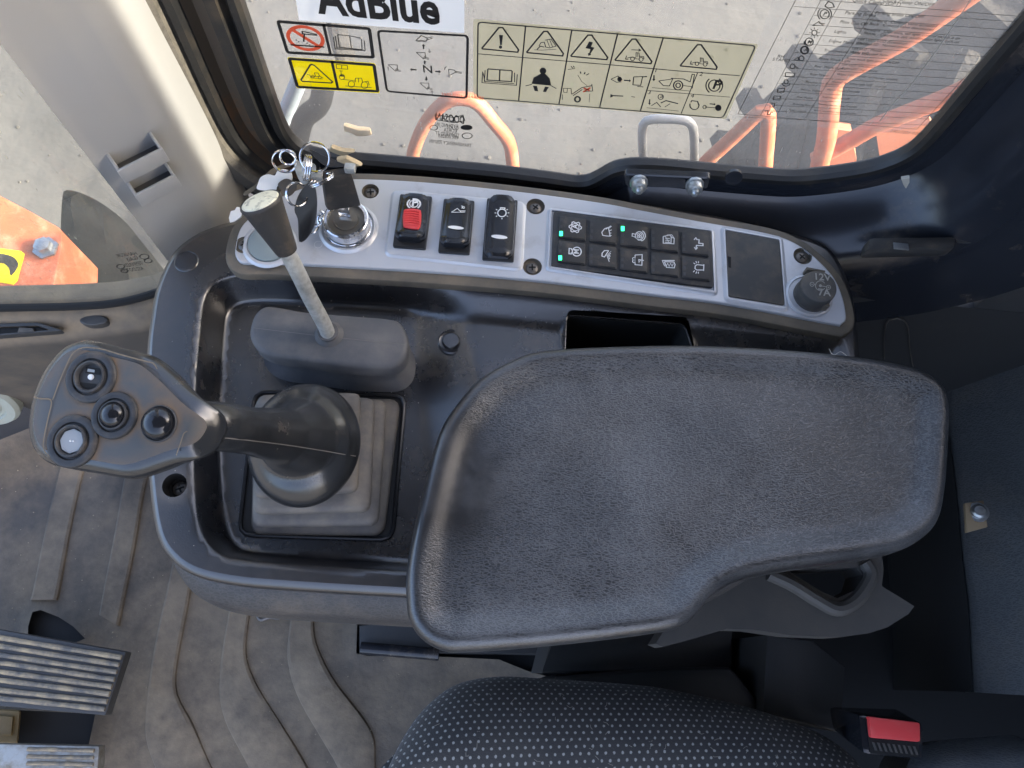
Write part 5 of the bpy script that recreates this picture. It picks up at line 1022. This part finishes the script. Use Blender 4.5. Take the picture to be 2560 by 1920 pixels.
for i, (c, r) in enumerate(zip(HC, HR)):
    b = MB(); o_ = hp(c, 0); mm = [M_key, M_gloss, M_void, mat('pale_insert', (.30, .31, .31), .35), M_ink_w]
    if i < 3:
        b.add(*lathe(o_, HN, [(r,0),(r,.0014),(r*.96,.0022),(r*.86,.0026),(r*.70,.0022),(r*.66,.0014),(r*.62,.0014),(r*.60,.0030),(r*.54,.0034),(r*.50,.0030)], 40), 0) if 0 else b.add(*loft([[o_+HN*h+rr_*(math.cos(a)*hx+math.sin(a)*hy) for a in np.linspace(0, 2*math.pi, 40, endpoint=False)] for rr_, h in [(r,0),(r,.0014),(r*.96,.0022),(r*.86,.0026),(r*.72,.0022),(r*.68,.0012),(r*.63,.0012),(r*.61,.0030),(r*.55,.0034),(r*.50,.0028),(r*.48,.0010)]], True, False, True), 0)
    if i == 0:
        for dx, dy, w_, h_ in ((.05,.26,.30,.12), (-.05,-.32,.32,.10)):
            q_ = hp(c+np.array([dx, dy])*r, .0013); b.add([q_-hx*w_*r-hy*h_*r, q_+hx*w_*r-hy*h_*r*1.3, q_+hx*w_*r+hy*h_*r*.7, q_-hx*w_*r+hy*h_*r], [[0,1,2,3]], 2)
        b.add(*lathe(hp(c, .001), HN, [(r*.115,0),(r*.10,.0009),(0,.0010)], 14), 4)
        q_ = hp(c+np.array([.0,.25])*r, .0015); b.add([q_-hx*.17*r-hy*.05*r, q_+hx*.12*r-hy*.07*r, q_+hx*.12*r+hy*.03*r, q_-hx*.17*r+hy*.06*r], [[0,1,2,3]], 3)
    if i == 1:
        P = [hp(c+r*.46*(1-.07*(k % 2))*np.array([math.cos(k*math.pi/8), math.sin(k*math.pi/8)]), .0018) for k in range(16)]; b.add(*loft([[p-HN*.002 for p in P], P], True, False, True), 3)
        for dx in (-.05, .06): b.add(*lathe(hp(c+np.array([dx, 0])*r, .0016), HN, [(r*.045,0),(r*.03,.0006),(0,.0007)], 10), 4)
    if i == 2: b.add(*lathe(hp(c, .0005), HN, [(r*.52,0),(r*.51,.003),(r*.44,.0048),(r*.30,.0060),(r*.14,.0066),(0,.0068)], 36), 1)
    if i == 3:
        b.add(*loft([[o_+HN*h+rr_*(math.cos(a)*hx+math.sin(a)*hy) for a in np.linspace(0, 2*math.pi, 40, endpoint=False)] for rr_, h in [(r,0),(r,.0010),(r*.93,.0016),(r*.86,.0010)]], True, False, True), 0)
        b.add(*lathe(hp(c, .0005), HN, [(r*.84,0),(r*.83,.0028),(r*.74,.0046),(r*.5,.0062),(r*.22,.0069),(0,.0071)], 36), 1)
    o = b.build('button', mm, js, angle=40); o['label'] = lbl[i]
# ================================================================== armrest
ar = thing('armrest', 'worn black grained vinyl armrest pad on a grey bracket', 'armrest', onz((1450,1080), .58))
AR2 = [(878,1300),(880,1218),(908,1081),(946,945),(984,879),(1039,819),(1110,779),(1170,761),(1302,752),(1493,749),(1685,758),(1849,774),(1958,794),(2007,816),(2035,843),(2046,890),(2043,972),(2037,1054),(2024,1120),(1991,1163),(1931,1194),(1821,1215),(1717,1229),(1630,1245),(1570,1265),(1531,1295),(1504,1328),(1477,1349),(1438,1363),(1302,1382),(1137,1399),(1001,1408),(957,1405),(913,1382),(886,1344)]
ZA = .712; AO = resample(spline([onz(p, ZA-.009)[:2] for p in AR2], 700, True), 320)
wc = onz((985,1020), ZA)[:2]; wc2 = onz((1020,1110), ZA)[:2]
def arz(Q):
    d = pdist(Q, AO); q = np.clip(d/.0075, 0, 1); z = ZA-.010+.010*np.sqrt(np.clip(1-(1-q)**2, 0, 1))
    z -= .0060*sstep(d, .007, .026); z += .0012*np.sin(Q[:,0]*38+1)*np.sin(Q[:,1]*46)*sstep(d, .02, .06); return z
V, Fc = sheet(AO, .0045, arz, extra=[inset(AO, k) for k in (.0006, .002, .004, .0065, .009, .0115, .014, .017, .020)])
worn = np.clip(.55*sstep(.013-pdist(V[:,:2], AO), 0, .008)+.9*np.exp(-(np.linalg.norm((V[:,:2]-wc)/[.032, .046], axis=1))**3)+.35*np.exp(-(np.linalg.norm((V[:,:2]-wc2)/[.045, .05], axis=1))**2), 0, 1)
NV = len(V); mb = MB(); mb.add(V, Fc); lp = loft([lift(AO, ZA-.010), lift(inset(AO, -.0002), ZA-.018), lift(inset(AO, .002), ZA-.026), lift(inset(AO, .008), ZA-.032), lift(inset(AO, .014), ZA-.034)], True, False, True); mb.add(*lp)
obj('pad', mb.V, mb.F, M_leather, ar, angle=80, attr={'worn': list(worn)+[0]*(len(mb.V)-NV)})
BR = [qL(*p) for p in [(290,645),(335,572),(480,485),(600,365),(760,200),(1200,120),(1470,180),(1480,260),(1470,345),(1560,400),(1640,450),(1610,490),(1500,560),(1400,592),(1250,612),(1000,602),(800,572),(660,568),(480,622),(330,662)]]
ZR = .60; BO = np.array([onz(p, ZR)[:2] for p in BR]); BH = np.array([onz(qL(*p), ZR)[:2] for p in [(975,262),(1340,248),(1368,285),(1345,360),(1240,408),(1160,375)]])
mb = MB(); V, Fc = delaunay(BO, .02, [BH]); mb.add(lift(V, ZR), Fc); mb.add(*loft([lift(BO, ZR), lift(BO, ZR-.03)])); mb.add(*loft([lift(BH, ZR), lift(BH, ZR-.03)])); mb.build('bracket', M_bracket, ar, angle=30)
mb = MB(); P = [onz(qL(*p), ZR+.002) for p in [(880,280),(1000,335),(1130,415),(1235,465),(1330,425),(1400,330),(1410,270),(1380,220)]]; mb.add(*tube(spline(P, 40), .0058, 10)); mb.build('bracket_rib', M_bracket, ar)
# ================================================================== seat
st_ = thing('seat', 'operator seat cushion in black cloth with small pale dots', 'seat', onz((1300,1600), .05))
SE2 = [(822,1700),(838,1655),(862,1606),(896,1553),(939,1509),(991,1477),(1077,1462),(1206,1468),(1378,1480),(1462,1492),(1627,1529),(1751,1572),(1813,1605),(1855,1641),(1900,1700),(1950,1800),(1950,2500),(820,2500)]
ZS = .50; SO = resample(spline([onz(p, ZS-.03)[:2] for p in SE2[:-2]], 300, False), 180); SO = np.vstack([SO, [onz((1950,2400), ZS)[:2], onz((800,2400), ZS)[:2]]]); SO = resample(SO, 300)
def sez(Q):
    d = pdist(Q, SO); q = np.clip(d/.055, 0, 1); return ZS-.045+.045*np.sqrt(np.clip(1-(1-q)**2.2, 0, 1))+.006*sstep(d, .05, .14)
V, Fc = sheet(SO, .007, sez, extra=[inset(SO, k) for k in (.001, .003, .006, .012)]); mb = MB(); NV = len(V); mb.add(V, Fc); mb.add(*loft([lift(SO, ZS-.045), lift(inset(SO, .006), ZS-.07), lift(inset(SO, .03), ZS-.09)]))
cu = obj('cushion', mb.V, mb.F, M_fabric, st_, angle=80)
uv = cu.data.uv_layers.new(name='UVMap'); vc = np.array([v.co[:] for v in cu.data.vertices]); li_ = np.zeros(len(cu.data.loops), np.int32); cu.data.loops.foreach_get('vertex_index', li_)
ca, sa = math.cos(math.radians(-6)), math.sin(math.radians(-6)); k_ = 1/.0112*1.55
dz_ = (ZS-vc[:,2]-st_.location[2]); U = (vc[:,0]*ca-vc[:,1]*sa)*k_; Vv = (vc[:,0]*sa+vc[:,1]*ca+.5*np.clip(dz_, 0, .1))*k_*.66; uv.data.foreach_set('uv', np.stack([U, Vv], 1)[li_].ravel().astype(np.float32))
# lint hairs on the cloth
mb = MB(); tr_ = BVHTree.FromPolygons([Vector(v) for v in mb.V] or [Vector((0,0,0))], []) if 0 else None
for k in range(160):
    x, y = rng.uniform(-.10, .36), rng.uniform(-.10, .02); p = np.array([[x, y]])
    if not inpoly(p, SO)[0]: continue
    z = sez(p)[0]; a = rng.uniform(0, 6.28); L_ = rng.uniform(.002, .006); b = np.array([math.cos(a), math.sin(a), 0])*L_
    mb.add(*tube([np.array([x, y, z+.0002]), np.array([x, y, z+.001])+b*.5+rng.normal(0, .0008, 3), np.array([x, y, z+.0005])+b], .00012, 4))
o = mb.build('lint', M_lint, st_); o['kind'] = 'stuff'
# seat carcass below and beside the cushion
mb = MB(); P = np.array([onz(p, .38)[:2] for p in [(1180,1490),(1330,1452),(1560,1440),(1600,1460),(1680,1560),(1800,1680),(1180,1680)]]); prism(mb, spline(P, 60, True), .1, .38, .01); mb.build('seat_base', M_dark, st_, angle=40)
mb = MB(); P = np.array([onz(qL(*p), .40)[:2] for p in [(870,600),(1110,625),(1285,770),(1270,1000),(1250,1110),(850,1010),(860,800)]]); prism(mb, P, .1, .40, .004); mb.build('side_post', M_dark, st_, angle=40)
mb = MB(); P = np.array([onz(qL(*p), .32)[:2] for p in [(-250,600),(690,560),(700,700),(690,780),(-300,800)]]); prism(mb, P, .1, .32, .006); mb.build('side_rail', M_dark, st_, angle=40)
# floor slide rail at the edge of the mat
sr_ = thing('slide_rail', 'black metal floor rail with a tube end under the armrest', 'rail', onz(qK(760,400), .02))
mb = MB(); hexa(mb, [onz(qK(*p), .0) for p in [(598,330),(1500,260),(1500,480),(598,470)]], [onz(qK(*p), .006) for p in [(602,330),(1500,260),(1500,470),(602,462)]], .001); mb.build('plate', M_dark, sr_)
mb = MB(); mb.add(*tube([onz(qK(608,442), .018), onz(qK(1000,475), .018)], .009, 16, caps=False)); mb.add(*tube([onz(qK(609,442), .018), onz(qK(800,458), .018)], .006, 16)); mb.build('tube', M_navy, sr_)
single('spring_clip', tube(spline([onz(qK(*p), .012) for p in [(85,270),(105,300),(150,288),(195,292),(205,275)]], 24), .0028, 8), M_screw, 'small grey metal clip on the mat under the console edge', 'clip')
# ================================================================== buckle
bk_ = thing('seat_belt_buckle', 'black seat belt buckle with a red release button', 'buckle', onz(qL(1500,1150), .40))
ZU = .53
tq = [onz(qL(*p), ZU) for p in [(1345,1010),(1690,1060),(1690,1255),(1370,1225)]]; bq = [onz(qL(*p), ZU-.11) for p in [(1190,975),(1560,985),(1560,1100),(1215,1100)]]
fw = np.cross(tq[1]-tq[0], tq[3]-tq[0]); fw /= np.linalg.norm(fw); fw = fw if fw[2] > 0 else -fw
def bil4(c, u, v): return (1-v)*((1-u)*c[0]+u*c[1])+v*((1-u)*c[3]+u*c[2])
mb = MB(); hexa(mb, bq, tq, .005); bs = mb.build('body', M_gloss, bk_)
P = [bil4(tq, u, v)+fw*.0010 for u, v in ((.10,.10), (.92,.06), (.90,.92), (.12,.95))]
mb = MB(); mb.add(P, [[0,1,2,3]]); mb.build('slot', M_void, bk_, angle=0)
P = [bil4(tq, u, v) for u, v in ((.12,.03), (.90,.0), (.90,.52), (.12,.56))]; mb = MB(); hexa(mb, [p-fw*.002 for p in P], [p+fw*.005 for p in P], .002); o = mb.build('release_button', M_red, bk_)
a_, b_ = bil4(tq, .14, .66), bil4(tq, .88, .66)
for k in range(9):
    p = bil4(tq, .18+k*.082, .76)+fw*.0018; e1_ = (tq[1]-tq[0])*.016; e2_ = (tq[3]-tq[0])*.10; mb = MB(); hexa(mb, [p-e1_-e2_-fw*.002, p+e1_-e2_-fw*.002, p+e1_*3+e2_-fw*.002, p+e1_+e2_-fw*.002], [p-e1_-e2_, p+e1_-e2_, p+e1_*3+e2_, p+e1_+e2_], 0); mb.build('tooth', M_bracket, bk_, angle=0)
# seat side bolster at the lower right corner
P = spline([onz(p, .46)[:2] for p in [(1990,1700),(2010,1640),(2060,1608),(2140,1600),(2260,1605),(2300,1750),(2000,1800)]], 80, True)
mb = MB(); V, Fc = sheet(P, .008, lambda Q: .43+.03*np.sqrt(np.clip(1-(1-np.clip(pdist(Q, P)/.03, 0, 1))**2, 0, 1))); mb.add(V, Fc); mb.add(*loft([lift(P, .43), lift(inset(P, .01), .36)])); tag(mb.build('seat_bolster', M_vinyl, angle=70), 'grey padded seat bolster in the lower right corner', 'cushion')
# ================================================================== rear wall padding
rp = thing('vinyl_bulkhead', 'padded blue grey vinyl rear panel at the right edge', 'panel', (.55, .1, .2))
e = [qM(*p) for p in [(520,130),(545,350),(575,640),(610,960),(650,1250),(690,1650),(720,1900),(740,2300)]]
ZE = .40; E0 = np.array([onz(p, ZE) for p in e]); E0 = spline(E0, 40)
loops = []
for p in E0:
    tt = (p[1]-E0[-1][1])/(E0[0][1]-E0[-1][1]); edge = sstep(np.array(tt), .86, 1.0)
    L_ = []
    for dx, dz in ((.006,-.03), (-.002,-.004), (-.004,.004), (-.001,.012), (.012,.05), (.035,.12), (.07,.24), (.10,.42)):
        L_.append((p[0]+dx+.06*edge*(1 if dz > .0 else .6), p[1]-.03*edge, p[2]+dz))
    loops.append(L_)
V, Fc = loft(loops, False); obj('pad', V, Fc, M_vinyl, rp, angle=60)
mb = MB(); V, Fc = loft([[tuple(p+np.array([-.004, 0, -.002])), tuple(p+np.array([-.006, 0, -.03])), tuple(p+np.array([.02, 0, -.22]))] for p in E0], False); mb.add(V, Fc); mb.build('lower_skirt', M_darker, rp)
def clipb(q4, bolt, m, z=ZE+.075):
    c4 = [onz(qM(*p), z) for p in q4]; mb = MB(); hexa(mb, [p-np.array([0, 0, .004]) for p in c4], c4, .0006); o = mb.build('clip_plate', m, rp)
    c = onz(qM(*bolt), z); mb = MB(); mb.add(*lathe(c, (-.3,0,1), [(.010,-.001),(.010,.0015),(.0075,.002),(.007,.006),(.005,.008),(0,.0085)], 16)); mb.build('bolt', M_bolt, o)
clipb([(548,330),(640,300),(650,410),(562,465)], (602,368), M_dark); clipb([(682,1385),(770,1372),(790,1500),(690,1528)], (742,1430), M_tan)
# black recess between console and rear panel, ledge under the window
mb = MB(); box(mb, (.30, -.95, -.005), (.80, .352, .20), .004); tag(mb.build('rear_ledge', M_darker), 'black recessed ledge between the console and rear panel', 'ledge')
mb = MB(); P = np.array([onz(qM(*p), .21)[:2] for p in [(290,690),(300,520),(370,497),(405,540),(415,650),(430,725)]]); mb.add(*tube(spline([ony(qM(*p), .348) for p in [(290,690),(300,520),(370,497),(405,540),(415,650),(430,725)]], 30), .0007, 6)); tag(mb.build('cable', M_screw), 'thin pale cable loop in the black recess behind the console', 'cable')
# latch handle under the window frame
lh = thing('window_latch', 'black latch handle with a flat grip below the window corner', 'latch', onz(qM(430,120), .56))
zt_ = .70; c4 = [onz(qM(*p), zt_) for p in [(222,100),(640,95),(640,150),(210,160)]]; mb = MB(); hexa(mb, [p-np.array([0, 0, .016]) for p in c4], c4, .004); mb.build('grip', M_knob, lh)
mb = MB(); hexa(mb, [onz(qM(*p), zt_-.012) for p in [(630,100),(860,130),(860,160),(640,135)]], [onz(qM(*p), zt_-.004) for p in [(630,88),(860,112),(860,140),(640,125)]], .001); mb.build('arm', M_dark, lh)
c = onz(qM(370,148), zt_+.0005); mb = MB(); box(mb, c-[.006, .003, .0], c+[.006, .003, .0008], .0002); mb.build('scratch', M_bolt, lh)
# fibres caught on the armrest edge
mb = MB(); mb.add(*tube(spline([onz(qN(*p), ZA+.001) for p in [(1700,62),(1715,75),(1740,62),(1765,78)]], 16), .00017, 5)); mb.add(*tube(spline([onz(qN(*p), ZA+.001) for p in [(1695,50),(1705,72)]], 8), .00017, 5)); tag(mb.build('fibre', M_lint), 'pale curly fibre on the back edge of the armrest', 'fibre')
